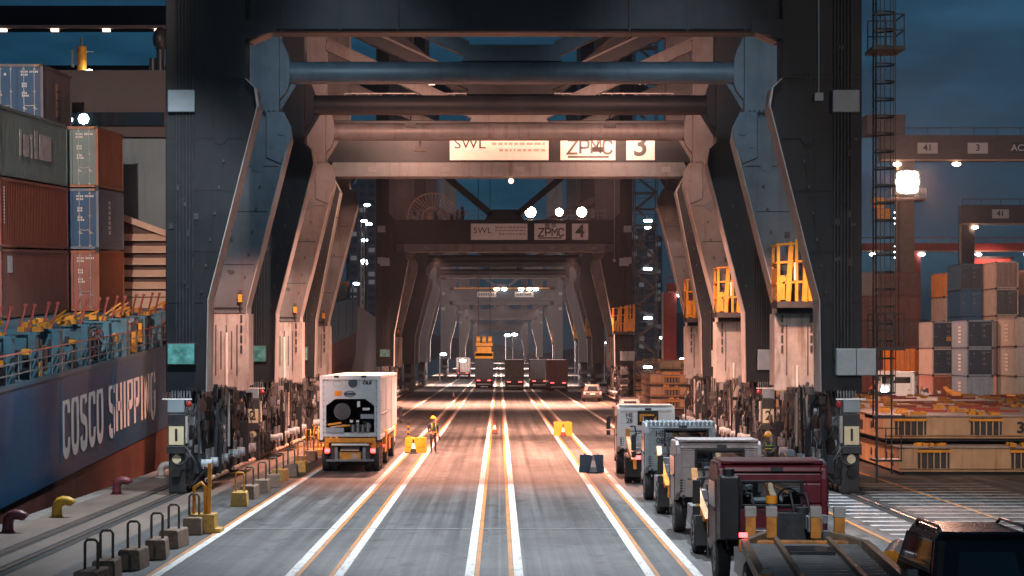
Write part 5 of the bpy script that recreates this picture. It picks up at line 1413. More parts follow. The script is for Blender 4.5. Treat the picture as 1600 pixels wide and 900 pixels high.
# ------------------------------------------------------------------ bollards, blocks, barriers, cones
def bollard(loc, label, mat):
    b = MB()
    b.cyl((0,0,0),(0,0,.06),.42,20,0)
    b.tube([(0,0,.04),(0,0,.35),(0,0,.62),(.05,0,.85),(.18,0,1.02),(.38,0,1.10),(.6,0,1.08),(.82,0,.98),(.92,0,.9)],[.32,.29,.28,.29,.31,.32,.31,.28,.2],16,0)
    b.v = [(p[0]*.52,p[1]*.52,p[2]*.44) for p in b.v]; o = b.build('mooring_bollard', mat, None, loc=loc); tag(o, label, 'bollard', 'bollards along the quay edge'); return o
bollard((-12.9,56,0),'worn yellow mooring bollard at the quay edge',M('bollard_yellow',(.62,.34,.02),.5,var=.2,scale=4,dirt=(.12,.08,.04),dirt_amt=.8))
bollard((-12.95,65,0),'maroon mooring bollard between the yellow and the chipped white one',M('bollard_maroon',(.13,.025,.035),.45,var=.3,scale=4))
bollard((-13.0,73.8,0),'chipped white and rust mooring bollard beside the numbered crane bogie',M('bollard_chipped',(.55,.48,.42),.55,var=.2,scale=4,dirt=(.28,.10,.05),dirt_amt=.95,dscale=1.5))
bollard((-13.1,51.2,0),'maroon mooring bollard cut by the left picture edge',M('bollard_maroon',(.13,.025,.035),.45,var=.3,scale=4))
CONC = M('block_concrete',(.25,.165,.115),.85,var=.25,scale=3,dirt=(.09,.07,.06),dirt_amt=.8,bump=.3)
CONY = M('block_yellow',(.45,.26,.05),.75,var=.3,scale=3,dirt=(.15,.12,.1),dirt_amt=.9,dscale=1.6)
HAND = M('handle_rust',(.14,.10,.075),.6,var=.3,scale=5)
def block(loc, label, mat=CONC, hm=HAND, rz=0, hh=.62, wide=.52):
    b = MB(); w_=wide/2
    pts=[(-w_,0),(w_,0),(w_-.03,.42),(w_-.06,.45),(-w_+.06,.45),(-w_+.03,.42)]
    b.prism(pts,'y',-.5,.5,0)
    o = b.build('concrete_block', mat, None, bevel=.015, loc=loc); o.rotation_euler = (0,0,rz)
    tag(o, label, 'concrete block', 'concrete blocks with lifting handles')
    h = MB(); h.tube([(-.13,0,.42),(-.13,0,.42+hh-.06),(-.08,0,.42+hh),(.08,0,.42+hh),(.13,0,.42+hh-.06),(.13,0,.42)],.03,8,0); h.build('lifting_handle', hm, o)
    return o
blk = [(-8.2,38.6,'concrete block nearest the camera'),(-8.3,40.6,'second concrete block from the near end of the row'),(-8.15,42.8,'third concrete block from the near end of the row'),
 (-8.02,45,'fourth concrete block from the near end, brown with a broad handle'),(-8.05,47.5,'fifth concrete block from the near end, before the grey one'),(-8.1,51.0,'grey concrete block standing beside the yellow post stand'),
 (-8.13,60.2,'pale concrete block with a yellow handle, first beyond the yellow post stand'),(-8.22,63.2,'concrete block second beyond the yellow post stand'),(-8.15,66,'concrete block third beyond the yellow post stand'),
 (-8.1,68.8,'small concrete block fourth beyond the yellow post stand'),(-8.2,71.8,'ochre concrete block fifth beyond the yellow post stand'),(-8.1,74.8,'concrete block sixth beyond the yellow post stand'),(-8.0,77.4,'yellow concrete block beside the reefer trailer rear wheels'),
 (-8.4,81.4,'concrete block level with the reefer trailer'),(-8.4,85.6,'concrete block beside the reefer trailer front half')]
for i,(x,y,l) in enumerate(blk):
    block((x,y,0), l, CONY if i in (6,10,12) else CONC, YEL if i in (6,12) else HAND, rz=R((-4,3,-2,5,-6,2,4,-3,1,6,-4,2,0,5,-2)[i]))
rs = random.Random(21)
for i,y in enumerate((90,94,98,103,108)):
    s_ = empty('yellow_stand', (-8.6,y,0)); tag(s_, ['yellow tube stand just past the reefer trailer','second yellow tube stand behind the reefer truck','third yellow tube stand behind the reefer truck','fourth yellow tube stand along the left bogies','farthest yellow tube stand along the left bogies'][i],'stand','yellow tube stands beside the bogies')
    b = MB(); b.box(-.45,.45,-.4,.4,0,.3); b.build('base', CONY, s_, bevel=.02)
    b = MB()
    for x in (-.35,0,.35): b.tube([(x-.1,0,.3),(x-.1,0,1.2),(x+.1,0,1.2),(x+.1,0,.3)],.035,6)
    b.build('tube_hoop', YEL, s_)
ps = empty('post_stand', (-7.85,51.3,0)); tag(ps,'yellow post stand on a stepped base at the left lane line','post')
b = MB(); b.prism([(-.5,0),(.45,0),(.45,.12),(.3,.12),(.28,.5),(-.4,.5),(-.5,.12)],'y',-.35,.35); b.build('base', CONY, ps, bevel=.015)
b = MB(); b.bar((.1,0,.5),(.12,0,1.85),.09,.09); b.tube([(-.3,0,.5),(-.3,0,1.2),(-.1,0,1.32),(.0,0,1.2),(.0,0,.5)],.05,8); b.build('post', ORA, ps)
def barrier(loc, label, mat, w_=1.05, h=.74):
    b = MB()
    for s in (-1,1):
        b.prism(mir(s,[(.03,0),(w_/2,0),(w_/2,.22),(w_/2-.03,.26),(w_/2-.03,h-.03),(w_/2-.07,h),(.06,h),(.03,h-.03)]),'y',-.2,.2)
        b.prism(mir(s,[(.12,.3),(w_/2-.1,.3),(w_/2-.1,h-.12),(.12,h-.12)]),'y',-.215,-.2)
    b.box(-.031,.031,-.185,.185,.05,h-.03); b.cyl((-w_/4,0,h),(-w_/4,0,h+.04),.06,10); b.cyl((w_/4,0,h),(w_/4,0,h+.04),.06,10)
    o = b.build('water_barrier', mat, None, bevel=.02, loc=loc); tag(o,label,'barrier','plastic water filled barriers on the lanes'); return o
barrier((-4.0,92,0),'yellow plastic barrier beside the standing worker',M('barrier_yellow',(.80,.40,.015),.5,var=.12,scale=3,dirt=(.2,.1,.04),dirt_amt=.5))
barrier((3.68,111,0),'orange plastic barrier standing on the right lane lines',M('barrier_orange',(.85,.36,.03),.5,var=.12,scale=3),1.1,.8)
barrier((3.7,77,0),'navy plastic barrier beside the queue of tractors',NAVY_T,1.0,.72)
CONEB = M('cone_base',(.03,.03,.03),.7)
def cone(loc, label, mat, band):
    r = empty('traffic_cone', loc); tag(r,label,'cone','traffic cones standing on the lanes')
    b = MB(); b.prism([(-.2,-.2),(.2,-.2),(.2,.2),(-.2,.2)],'z',0,.05); b.build('base', CONEB, r, bevel=.015)
    b = MB(); b.cyl((0,0,.05),(0,0,.24),.16,18,0,.115); b.cyl((0,0,.24),(0,0,.5),.115,18,1,.06); b.cyl((0,0,.5),(0,0,.68),.06,18,0,.03); b.build('body', [mat, band], r); return r
cone((-4.08,91.2,0),'black and white cone in front of the yellow barrier',BLACK,PLATE_W)
cone((3.68,110.3,0),'maroon cone in front of the orange barrier',M('cone_maroon',(.2,.03,.02)),PLATE_W)
cone((3.75,76.5,0),'white and grey cone in front of the navy barrier',M('cone_grey',(.25,.26,.27)),PLATE_W)
cone((-.28,114,0),'maroon cone with white tip alone between the centre lines',M('cone_maroon',(.2,.03,.02)),PLATE_W)
cone((-4.9,206,0),'tiny cone far off between the left lane lines',M('cone_orange',(.7,.2,.03)),PLATE_W)
r = empty('warning_post', (-4.35,91.9,0)); tag(r,'black and yellow striped warning post rising behind the yellow barrier','post')
b = MB()
for k in range(12): b.cyl((0,0,.12*k),(0,0,.12*k+.12),.045,10,k%2)
b.build('pole', [YEL, BLACK], r); b = MB(); b.cyl((0,0,0),(0,0,.06),.2,14); b.build('base', CONEB, r)

def person(loc, label, joints, vest_mat, trouser_mat, rz=0):
    r = empty('person', loc, rz); tag(r,label,'person')
    # one continuous skinned body
    V=[];E=[];RAD=[]
    def j(p,rad,parent=None):
        V.append(p); RAD.append(rad); i=len(V)-1
        if parent is not None: E.append((parent,i))
        return i
    J=joints
    pel=j(J['pelvis'],(.15,.11)); ab=j(J['belly'],(.145,.11),pel); che=j(J['chest'],(.17,.12),ab); nk=j(J['neck'],(.06,.06),che); 
    hd=j(J['head0'],(.075,.085),nk); h2=j(J['head1'],(.085,.1),hd); j(J['head2'],(.06,.07),h2)
    for s in ('l','r'):
        sh=j(J['sh'+s],(.075,.075),che); el=j(J['el'+s],(.05,.05),sh); wr=j(J['wr'+s],(.034,.034),el); pa=j(J['pa'+s],(.04,.028),wr)
        d=(Vector(J['pa'+s])-Vector(J['wr'+s])).normalized(); side=Vector((1,0,0)) if abs(d.x)<.8 else Vector((0,1,0)); bk=d.cross(side).normalized()
        for k,(o_,l_) in enumerate(((-.03,.07),(-.01,.085),(.01,.08),(.03,.06))):
            p1=Vector(J['pa'+s])+d*.05+side*o_; p2=p1+d*l_*.5+bk*.01; p3=p2+d*l_*.4+bk*.025
            a_=j(tuple(p1),(.011,.011),pa); b_=j(tuple(p2),(.010,.010),a_); j(tuple(p3),(.008,.008),b_)
        t1=Vector(J['wr'+s])+d*.04+bk*.045; t2=t1+d*.04+bk*.015
        a_=j(tuple(t1),(.012,.012),wr); j(tuple(t2),(.009,.009),a_)
        hp=j(J['hp'+s],(.095,.095),pel); kn=j(J['kn'+s],(.065,.065),hp); an=j(J['an'+s],(.045,.045),kn); j(J['to'+s],(.05,.035),an)
    me=bpy.data.meshes.new('body'); me.from_pydata(V,E,[]); tmp=bpy.data.objects.new('tmp_body',me); COL.objects.link(tmp)
    md=tmp.modifiers.new('s','SKIN'); sv=me.skin_vertices[0].data
    for i,rd in enumerate(RAD): sv[i].radius=rd; sv[i].use_root=(i==0)
    md.use_smooth_shade=True; sb=tmp.modifiers.new('u','SUBSURF'); sb.levels=1; sb.render_levels=1
    bpy.context.view_layer.update()
    m2=bpy.data.meshes.new_from_object(tmp.evaluated_get(bpy.context.evaluated_depsgraph_get())); bpy.data.objects.remove(tmp)
    skin=M('skin',(.42,.25,.18),.6,var=.08); shirt=vest_mat
    m2.materials.clear()
    for m_ in (skin, shirt, trouser_mat, BLACK): m2.materials.append(m_)
    pz=J['pelvis'][2]; nz_=J['neck'][2]
    for p in m2.polygons:
        c=p.center; p.use_smooth=True
        dh=min((Vector(c)-Vector(J['pal'])).length,(Vector(c)-Vector(J['par'])).length)
        if c.z>nz_+.0: p.material_index=0
        elif dh<.14: p.material_index=0
        elif c.z<.11: p.material_index=3
        elif c.z<pz+.02: p.material_index=2
        else: p.material_index=1
    m2.name='body'; bo=bpy.data.objects.new('body',m2); COL.objects.link(bo); bo.parent=r
    h=Vector(J['head1']); f=Vector(J.get('face',(0,-1,0))).normalized(); sd=Vector((0,0,1)).cross(f)
    b=MB(); b.ball(tuple(h+Vector((0,0,.055))),.135,16,0,(1,1.12,1.0),top_only=True); b.cyl(tuple(h+Vector((0,0,.05))),tuple(h+Vector((0,0,.062))),.16,18,0); b.build('helmet', M('helmet_yellow',(.85,.42,.02),.35), r)
    b=MB()
    for e in (-1,1): b.ball(tuple(h+f*.095+sd*.032*e+Vector((0,0,.015))),.012,6,0); b.ball(tuple(h+sd*.092*e),.028,8,1,(.5,1,1.3))
    b.ball(tuple(h+f*.11+Vector((0,0,-.02))),.017,6,1); b.cbox(tuple(h+f*.096+Vector((0,0,-.06))),(.045,.02,.012),2)
    b.build('face', [BLACK, skin, M('lip',(.3,.12,.1))], r)
    return r
DKB = M('workwear_slate',(.025,.034,.04),.8,var=.2,scale=6); TRS = M('workwear_trousers',(.028,.032,.036),.8,var=.2,scale=6)
st = dict(pelvis=(0,0,.93),belly=(0,0,1.08),chest=(0,.01,1.3),neck=(0,.02,1.46),head0=(0,.02,1.53),head1=(0,.02,1.6),head2=(0,.02,1.68),face=(-.8,-.6,0),
 shl=(-.19,.01,1.37),ell=(-.25,.02,1.1),wrl=(-.16,-.12,.95),pal=(-.10,-.17,.92),shr=(.19,.01,1.37),elr=(.24,.03,1.1),wrr=(.25,-.04,.87),par=(.25,-.06,.79),
 hpl=(-.09,0,.88),knl=(-.1,-.01,.48),anl=(-.1,.02,.09),tol=(-.12,-.13,.045),hpr=(.09,0,.88),knr=(.1,-.01,.48),anr=(.11,.02,.09),tor=(.12,-.13,.045))
p1 = person((-3.15,91.7,0),'worker in yellow helmet and dark workwear standing beside the yellow barrier',st,DKB,TRS,R(15))
b=MB(); b.tube([(-.15*math.cos(t*.52)*1.12,.11*math.sin(t*.52)*1.25,1.0) for t in range(13)],.028,6); b.build('tool_belt', YEL, p1)
b=MB()
for s in (-1,1): b.tube([(s*.09,-.125,1.02),(s*.1,-.14,1.2),(s*.09,-.1,1.42),(s*.09,.06,1.45),(s*.1,.14,1.25)],.018,6)
b.build('harness', M('strap_lime',(.28,.32,.04),.6), p1)
b=MB(); b.cbox((.27,-.08,.72),(.06,.09,.16)); b.cyl((.27,-.08,.8),(.27,-.08,.9),.01,6); b.build('radio', BLACK, p1)
bend = dict(pelvis=(0,.12,.92),belly=(0,.06,1.05),chest=(-.03,-.06,1.24),neck=(-.06,-.14,1.38),head0=(-.07,-.17,1.45),head1=(-.08,-.19,1.53),head2=(-.09,-.2,1.61),face=(.6,-.8,-.2),
 shl=(-.21,-.08,1.3),ell=(-.32,-.16,1.08),wrl=(-.18,-.34,1.0),pal=(-.1,-.4,.99),shr=(.15,-.08,1.3),elr=(.27,-.2,1.12),wrr=(.2,-.38,1.02),par=(.14,-.44,1.0),
 hpl=(-.09,.12,.88),knl=(-.13,.02,.48),anl=(-.12,.12,.09),tol=(-.13,-.03,.045),hpr=(.09,.12,.88),knr=(.12,.04,.48),anr=(.13,.14,.09),tor=(.14,-.01,.045))
BLUEW = M('workwear_blue',(.08,.13,.17),.8,var=.2,scale=6)
p2 = person((10.45,74.0,.2),'worker in yellow helmet and blue workwear with lime bands leaning at the right bogies',bend,BLUEW,TRS,R(-20))
p2.location=(10.45,74.0,0)
b=MB()
for z,r_,c in ((1.1,.19,(-.01,.02)),(1.22,.2,(-.03,-.05))): b.tube([(c[0]+r_*math.cos(t*.52),c[1]+r_*.75*math.sin(t*.52),z) for t in range(13)],.022,6)
for s in (-1,1): b.tube([(s*.1-.02,-.2,1.2),(s*.1-.03,-.2,1.32),(s*.09-.04,-.08,1.38),(s*.1-.02,.08,1.22)],.02,6)
b.build('reflective_band', M('band_lime',(.65,.7,.08),.5), p2)
# ------------------------------------------------------------------ hatch covers on the yard at the right
LID = M('lid_cream',(.46,.29,.16),.6,var=.2,scale=.8,dirt=(.20,.075,.03),dirt_amt=.85,streak=1,dscale=.5)
LIDT = M('lid_top',(.38,.30,.26),.55,var=.2,scale=.6,dirt=(.16,.07,.04),dirt_amt=.7,dscale=.5)
def lid(loc, W_, D_, hh, label, rz=0, txt=None, slots=(1.8,5.2,8.6,12.0), seed=0):
    r = empty('hatch_cover', loc, rz); tag(r,label,'hatch cover','ship hatch covers laid on the quay')
    b = MB(); b.box(0,W_,0,D_,.12,hh-.06,0); b.box(-.06,W_+.06,-.06,D_+.06,hh-.06,hh,1); b.box(.2,W_-.2,.2,D_-.2,0,.12,2)
    for k in range(4): b.box(.05+0,W_-.05,-.03,-.002,.2,.26,0)
    body = b.build('panel', [LID, LIDT, STEEL_D], r, bevel=.02)
    rs = random.Random(seed)
    sl = MB()
    for x in slots:
        if x > W_-1: continue
        sl.box(x-.62,x+.62,-.02,-.005,.22,hh-.1,0)
        for k in range(5): sl.bar((x-.5+.25*k,-.05,.22),(x-.5+.25*k,-.05,hh-.22),.05,.05,1)
        sl.box(x-.66,x+.66,-.1,.0,hh-.24,hh-.14,2)
    for y in (1.5,D_*.45,D_*.8): sl.box(-.02,-.005,y-.3,y+.3,.3,hh-.35,0); sl.cyl((-.03,y+1.2,hh*.55),(-.005,y+1.2,hh*.55),.16,14,0)
    sl.build_each('lashing_recess', [STEEL_D, LID, YEL], body)
    y_ = MB()
    for x in slots:
        for k in range(7):
            y_.cbox((min(W_-.1,x+rs.uniform(-.6,.6)),rs.uniform(.0,.5),hh+.06),(rs.uniform(.12,.3),rs.uniform(.12,.3),rs.uniform(.1,.2)),0)
        for yy in (D_*.35,D_*.65,D_*.95):
            for k in range(3): y_.cbox((min(W_-.1,x+rs.uniform(-.5,.5)),yy+rs.uniform(-.2,.2),hh+.06),(rs.uniform(.2,.5),rs.uniform(.2,.4),.16),0)
            y_.cbox((min(W_-.2,x+1.6),yy,hh+.05),(1.4,.15,.1),1)
    y_.build_each('twist_lock', [YEL, M('lash_red',(.35,.05,.03),.5)], body)
    if txt: text_mesh(txt, .62, BLACK, 'lettering', body, (6.05,-.05,hh*.52), FACE_CAM, .012, align='CENTER', sx=1.15)
    return r
lid((15.7,75.4,0),14,11.6,1.12,'lower cream hatch cover nearest the road, rust stained',R(-1.5),slots=(1.35,5.0,8.7,12.4),seed=1)
lid((15.35,76.8,1.25),14,11.6,1.05,'cream hatch cover marked 3F(P) lying on the lowest one',R(-1.5),'3F(P)',slots=(1.1,4.1,8.1,12.0),seed=2)
bk = MB()
for i,(x,y,z) in enumerate(((18.6,92,0),(18.4,92.6,1.08),(20.5,108,0),(20.2,108.5,1.08))):
    lid((x,y,z),14,11.6,1.0,['lower hatch cover of the second pile behind the marked one','upper hatch cover of the second pile, strewn with yellow fittings','lower hatch cover of the farthest pile','upper hatch cover of the farthest pile below the container stacks'][i],R(-2),seed=5+i)
for i,(x,y,n_) in enumerate(((12.6,160,3),(13.4,190,4))):
    for k in range(n_): lid((x,y,k*1.02),13,10,.95,('%s hatch cover of the %s pile between the right legs and crane 4')%(['lowest','second','third','top'][k],['nearer','farther'][i]),0,seed=20+k+i*5)

# ------------------------------------------------------------------ container stacks in the yard
def stack(px, d, cols, Hh=2.6, L=6.06, desc='', x=None):
    X = (px-780)*d/F_PX if x is None else x
    for t,cv in enumerate(cols):
        if cv is None: continue
        key,col,lab,dk,dc = cv
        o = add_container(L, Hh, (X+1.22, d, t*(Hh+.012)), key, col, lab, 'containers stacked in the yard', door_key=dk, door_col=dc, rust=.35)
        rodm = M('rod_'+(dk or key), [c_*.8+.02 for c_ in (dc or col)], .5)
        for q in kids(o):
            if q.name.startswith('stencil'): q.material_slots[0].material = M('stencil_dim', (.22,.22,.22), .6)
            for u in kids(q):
                if u.name.startswith('lock_rod'): u.material_slots[0].material = rodm
def C(key,col,lab,dk=None,dc=None): return (key,col,lab,dk,dc)
navy=(.010,.034,.065); slate=(.20,.29,.38); ltgrey=(.30,.29,.29); rustc=(.22,.07,.05); ora=(.62,.20,.03); pal=(.42,.36,.31); blu=(.015,.10,.22); brn=(.27,.085,.06); dgrey=(.07,.085,.095)
stack(1457,186,[C('y_rose',(.45,.20,.15),'rose container with rust doors at ground level behind the white truck cab','y_rustd',(.25,.07,.03)),C('y_pink',(.50,.40,.36),'pinkish container with navy doors, second up beside the slate stack','y_navy',navy),C('y_lt',ltgrey,'light container with navy doors and an orange mark, third up beside the slate stack','y_navy',navy)])
stack(1511,178,[C('y_slate',slate,'slate container at the foot of the slate and navy stack'),C('y_slate',slate,'slate container with navy doors in the middle of its stack','y_navy',navy),C('y_slate',slate,'slate container with navy doors on top of the front stack','y_navy',navy)])
stack(1500,210,[C('y_d1',dgrey,'dark container at the foot of the rear blue stack'),C('y_d2',dgrey,'dark container second up in the rear blue stack'),C('y_b1',blu,'blue container third up in the rear stack'),C('y_b2',blu,'bright blue container fourth up below the lattice door one'),C('y_b3',(.04,.12,.21),'slate blue container with lattice doors on top of the rear stack','y_b3d',(.03,.06,.09))],2.9)
stack(1474,216,[C('y_e1',dgrey,'dark container at the foot of the orange topped stack'),C('y_e2',dgrey,'grey container second up under the pale one'),C('y_e3',brn,'brown container third up under the pale one'),C('y_pale',pal,'pale container just under the orange one'),C('y_or',(.62,.27,.08),'orange container topping the stack left of the blue ones')],2.75)
stack(1437,200,[C('y_o2',ora,'bright orange container at ground level behind the headlit truck'),C('y_o1',ora,'orange container second up behind the headlit truck')],2.6,x=41.2)
for j,(px,ls) in enumerate(((1405,'third'),(1372,'second'),(1340,'first'))):
    stack(px,232,[C('y_br%d'%k,(brn,(.15,.05,.05),(.12,.06,.055),(.16,.06,.05),(.13,.05,.05))[k],'%s brown container in the %s column of the brown wall of stacks'%(['ground level','second','third','fourth','top'][k],['right hand','middle','leg-side'][j])) if j<2 or k<4 else C('y_gr',(.25,.24,.24),'grey container topping the leg-side column of the brown wall') for k in range(5)],2.9)
stack(1558,205,[None,None,C('y_w1',pal,'cream container on the rear row right of the blue ones'),C('y_w2',(.45,.41,.36),'cream white container with red mark below the dusty one','y_dg',dgrey),C('y_w3',(.5,.42,.36),'dusty cream container topping the rear row','y_w3d',(.25,.2,.18))],2.9,x=53.0)
stack(1558,205,[C('y_f1',dgrey,'dark container at ground level right of the navy doors'),C('y_f2',dgrey,'dark container second up right of the navy doors')],2.9,x=53.0)
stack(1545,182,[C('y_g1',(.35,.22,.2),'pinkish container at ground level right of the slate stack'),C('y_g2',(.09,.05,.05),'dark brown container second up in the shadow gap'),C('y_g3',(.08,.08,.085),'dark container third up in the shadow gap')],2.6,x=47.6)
stack(1575,172,[C('y_h0',(.30,.30,.27),'grey green container with a pale panel at ground level near the right edge'),C('y_h1',(.34,.32,.30),'grey container with faint white lettering, second up at the right edge'),C('y_h2',(.40,.34,.30),'dusty grey container with white lettering on top at the right edge')],2.65,x=46.6-.4)
stack(1590,168,[C('y_i0',slate,'slate blue container at ground level at the right edge'),C('y_i1',(.3,.3,.3),'plain grey container second up at the right edge')],2.65,x=48.5+1)
stack(1600,224,[C('y_j%d'%k,((.2,.12,.1),(.25,.2,.18),(.22,.22,.24),(.2,.24,.27),(.45,.28,.22))[k],'%s container of the tall rear stack cut by the right edge'%['lowest','second','middle','fourth','topmost pinkish']) if False else C('y_j%d'%k,((.2,.12,.1),(.25,.2,.18),(.22,.22,.24),(.2,.24,.27),(.45,.28,.22))[k],'%s container of the tall rear stack cut by the right edge'%['lowest','second','middle','fourth','topmost pinkish'][k]) for k in range(5)],2.9,x=61.6)
for o in list(bpy.data.objects):
    if o.get('group') == 'containers stacked in the yard':
        s_ = o.get('label','')
        if 'slate container' in s_ or 'lettering' in s_:
            vm = MB()
            for k in range(5): vm.box(-1.235,-1.225,2.4,3.4,.5+k*.34,.5+k*.34+.2)
            vm.build('side_lettering', MARK, o)
        if 'orange mark' in s_ or 'rust doors' in s_:
            vm = MB(); vm.box(.15,.6,.0,.012,.7,1.1); vm.build('door_mark', ORA, o)

# ------------------------------------------------------------------ lights masts, rail cranes, red cranes
lm_ = empty('floodlight_mast',(52.2,246,0)); tag(lm_,'tall mast with one blazing floodlight right of the nearest crane','light mast')
b = MB(); b.box(-1.0,.8,-.8,.8,0,24.4,0); b.box(-2.4,2.2,-1.5,1.5,24.2,24.5,0)
for k in range(9): b.bar((-2.3+.56*k,-1.45,24.5),(-2.3+.56*k,-1.45,25.7),.07,.07)
for z in (25.1,25.7): b.bar((-2.3,-1.45,z),(2.2,-1.45,z),.07,.07)
b.build('mast', M('mast_tan',(.20,.13,.10),.6,var=.2), lm_, bevel=.03)
b = MB(); b.box(-1.7,1.7,-.5,.5,25.0,28.2,0); fo = b.build('floodlight', STEEL_D, lm_)
b = MB()
for i in (-1,0,1):
    for k in (-1,0,1): b.ball((.85*i,-.6,26.6+.85*k),.62 if i*k == 0 else .5,14,0,(1,.4,1))
b.build('lens', EM('mast_lens',(1,.72,.52),90), fo)
for k,(dx,dz) in enumerate(((-3.2,-2.0),(-3.8,-.6))):
    b = MB(); b.cbox((dx,-.9,24.5+dz),(1.6,.8,1.3)); b.build('work_cage', YEL, lm_)
def far_gantry(x0, x1, d, zb, hh, label, legx, mat, signs=True, lampm=LAMP_W):
    r = empty('gantry_crane',(0,d,0)); tag(r,label,'crane','gantry cranes standing over the yard')
    b = MB(); b.box(x0,x1,-1.2,1.2,zb,zb+hh,0); b.bar((x0,-1.3,zb+hh+.9),(x1,-1.3,zb+hh+.9),.15,.15,0)
    for k in range(int((x1-x0)/3)): b.bar((x0+3*k,-1.3,zb+hh),(x0+3*k,-1.3,zb+hh+.9),.1,.1,0)
    bo = b.build('girder', mat, r, bevel=.03)
    b = MB(); b.box(x0,x1,-1.35,-1.2,zb-.05,zb+.15); b.build('girder_trim', BEIGE, bo)
    for x in legx:
        b = MB(); b.box(x-1.0,x+1.0,-1.1,1.1,0,zb,0); b.build('leg', mat, r, bevel=.03)
        b = MB(); b.box(x-1.3,x-1.02,-1.2,-.8,0,zb); b.build('leg_trim', BEIGE, r)
    l_ = MB(); rs = random.Random(int(d))
    x = x0+2
    while x < x1: l_.ball((x,-1.4,zb-.5),.38,8,0,(1.5,.5,.7)); x += rs.uniform(5,12)
    l_.build_each('girder_lamp', lampm, bo)
    if signs:
        for x,t in zip((x0+6,x0+12.5,x0+18,x0+24),('41','3','ACT','ZC')):
            wsg = 2.6 if len(t)<3 else 2.2
            b = MB(); b.box(x-wsg/2,x+wsg/2,-1.3,-1.22,zb+.9,zb+2.3); so = b.build('sign_plate', PLATE_W if t != 'ACT' else NAVY_T, bo)
            text_mesh(t,1.2,STEEL_D if t != 'ACT' else PLATE_W,'sign_lettering',so,(x,-1.33,zb+1.6),FACE_CAM,.02)
    return r
FARC = M('far_crane_paint',(.09,.085,.09),.6,var=.2)
g1 = far_gantry(49.5,100,250,29.7,3.3,'dark yard gantry crane girder with pale sign plates high at the right',(52.8,),FARC)
b = MB(); b.box(47.5,52.5,-2,2,33.0,35.6); b.build('machinery_house', FARC, g1, bevel=.05)
g2 = far_gantry(72,125,300,24.8,3.0,'second dark yard gantry crane below the first at the right edge',(73,),FARC)
FARR = M('far_crane_red',(.42,.05,.04),.6,var=.2)
g3 = far_gantry(60,100,320,21.6,1.4,'red yard gantry beam behind the container stacks at the right',(69,),FARR,False,LAMP_C)
b = MB(); b.box(78,84.5,-3,3,15.5,20.3,0); b.box(77.6,85,-3.2,3.2,20.3,20.7,1); b.build('lit_cabin', [FARR, STEEL_D], g3)
b = MB(); rs = random.Random(6)
for k in range(6): b.ball((78.6+k*1.0,-3.2,19.4-rs.uniform(0,2)),.35,8,0,(1.4,.4,.6))
b.build_each('cabin_lamp', LAMP_C, g3)
b = MB()
for k in range(10): b.cbox((78.3+rs.uniform(0,3),-3.3,15.6+rs.uniform(0,3)),(rs.uniform(.3,.9),.3,rs.uniform(.3,.9)),k%2)
b.build_each('cabin_fitting', [YEL, CRANE_W], g3)
sp_ = spot(g3,(81,-8,21),(81,-2,16),2500,(1,.45,.35),R(120))
g4 = far_gantry(26.2,31,300,14.2,1.4,'red portal crane between crane 4 and the right legs',(26.6,),FARR,False,LAMP_C)
# string lights on a lattice tower at far right
b = MB()
for k in range(14): b.ball((61.5+.1*math.sin(k),298,16+1.1*k*.8),.13,6)
b.v = [(p[0],p[1]-300,p[2]) for p in b.v]; b.build_each('string_lamp', LAMP_C, g2)
# ------------------------------------------------------------------ moored ship beyond, skyline
s2 = empty('moored_ship',(-17,196,0)); tag(s2,'pale hulled ship with yellow rail moored beyond the near cranes','ship')
b = MB(); n_=10; vs=[];fs=[]
for i in range(n_):
    y=i*9.; t=min(1,i/3.); xw=-.2-6*(1-t)**1.6; 
    vs += [(xw+1.9*(1-t)+.2*t,y-3*(1-t),11.2-.2*i),(xw+.3,y,4.8),(xw-.5,y+1,-3),(xw-14,y+1,-3),(xw-14,y,11.2-.2*i)]
for i in range(n_-1):
    for k in range(4): a_=i*5+k; fs.append((a_,a_+5,a_+6,a_+1))
    fs.append((i*5+4,i*5+9,i*5+5,i*5))
fs.append((0,1,2,3,4))
b.add(vs,fs,0); b.build('hull', M('hull_pale',(.42,.33,.30),.5,var=.25,scale=.3,dirt=(.2,.12,.1),dirt_amt=.7,streak=1,dscale=.3), s2, fix=True)
b = MB()
for k in range(9): b.bar((-5+.5*k if k<9 else 0,-2+k*1.5,8.9),(-5+.5*k,-2+k*1.5,12.3),.15,.15)
b.bar((-5.5,-3,12.2),(.5,12,12.2),.35,.5); b.bar((-5.5,-3,11.6),(.5,12,11.6),.2,.2); b.build('deck_rail', YEL, s2)
b = MB(); rs=random.Random(3)
for k in range(14): b.cbox((-1.5-rs.uniform(0,4),rs.uniform(-1,6),10.5+rs.uniform(0,1.2)),(rs.uniform(.5,1.5),1,rs.uniform(.5,1.4)),k%2)
b.build_each('deck_fitting', [WORN_PIPE, CRANE_W], s2)
def tower(x, y, w_, h, label, lit, seed):
    r = empty('tower_block',(x,y,-3)); tag(r,label,'building','tower blocks across the harbour')
    b = MB(); b.box(-w_/2,w_/2,0,w_,0,h,0); b.box(-w_*.3,w_*.3,2,w_*.7,h,h+w_*.25,0); b.build('wall', M('tower_wall',(.05,.08,.10),.7,var=.2,scale=.05), r)
    rs = random.Random(seed); m1=MB(); m2=MB()
    nx=max(4,int(w_/4)); nzr=int(h/4)
    for i in range(nx):
        for k in range(nzr):
            xx=-w_/2+(i+.5)*w_/nx; zz=2+4*k; t=(m1 if rs.random()<lit else m2)
            t.box(xx-w_/nx*.34,xx+w_/nx*.34,-.2,-.02,zz,zz+2.2,0)
    o=m1.build('lit_window', EM('lit_window_pane',(.75,.85,1),.05), r); o['kind']='stuff'; o=m2.build('window', GLASSD, r); o['kind']='stuff'
    return r
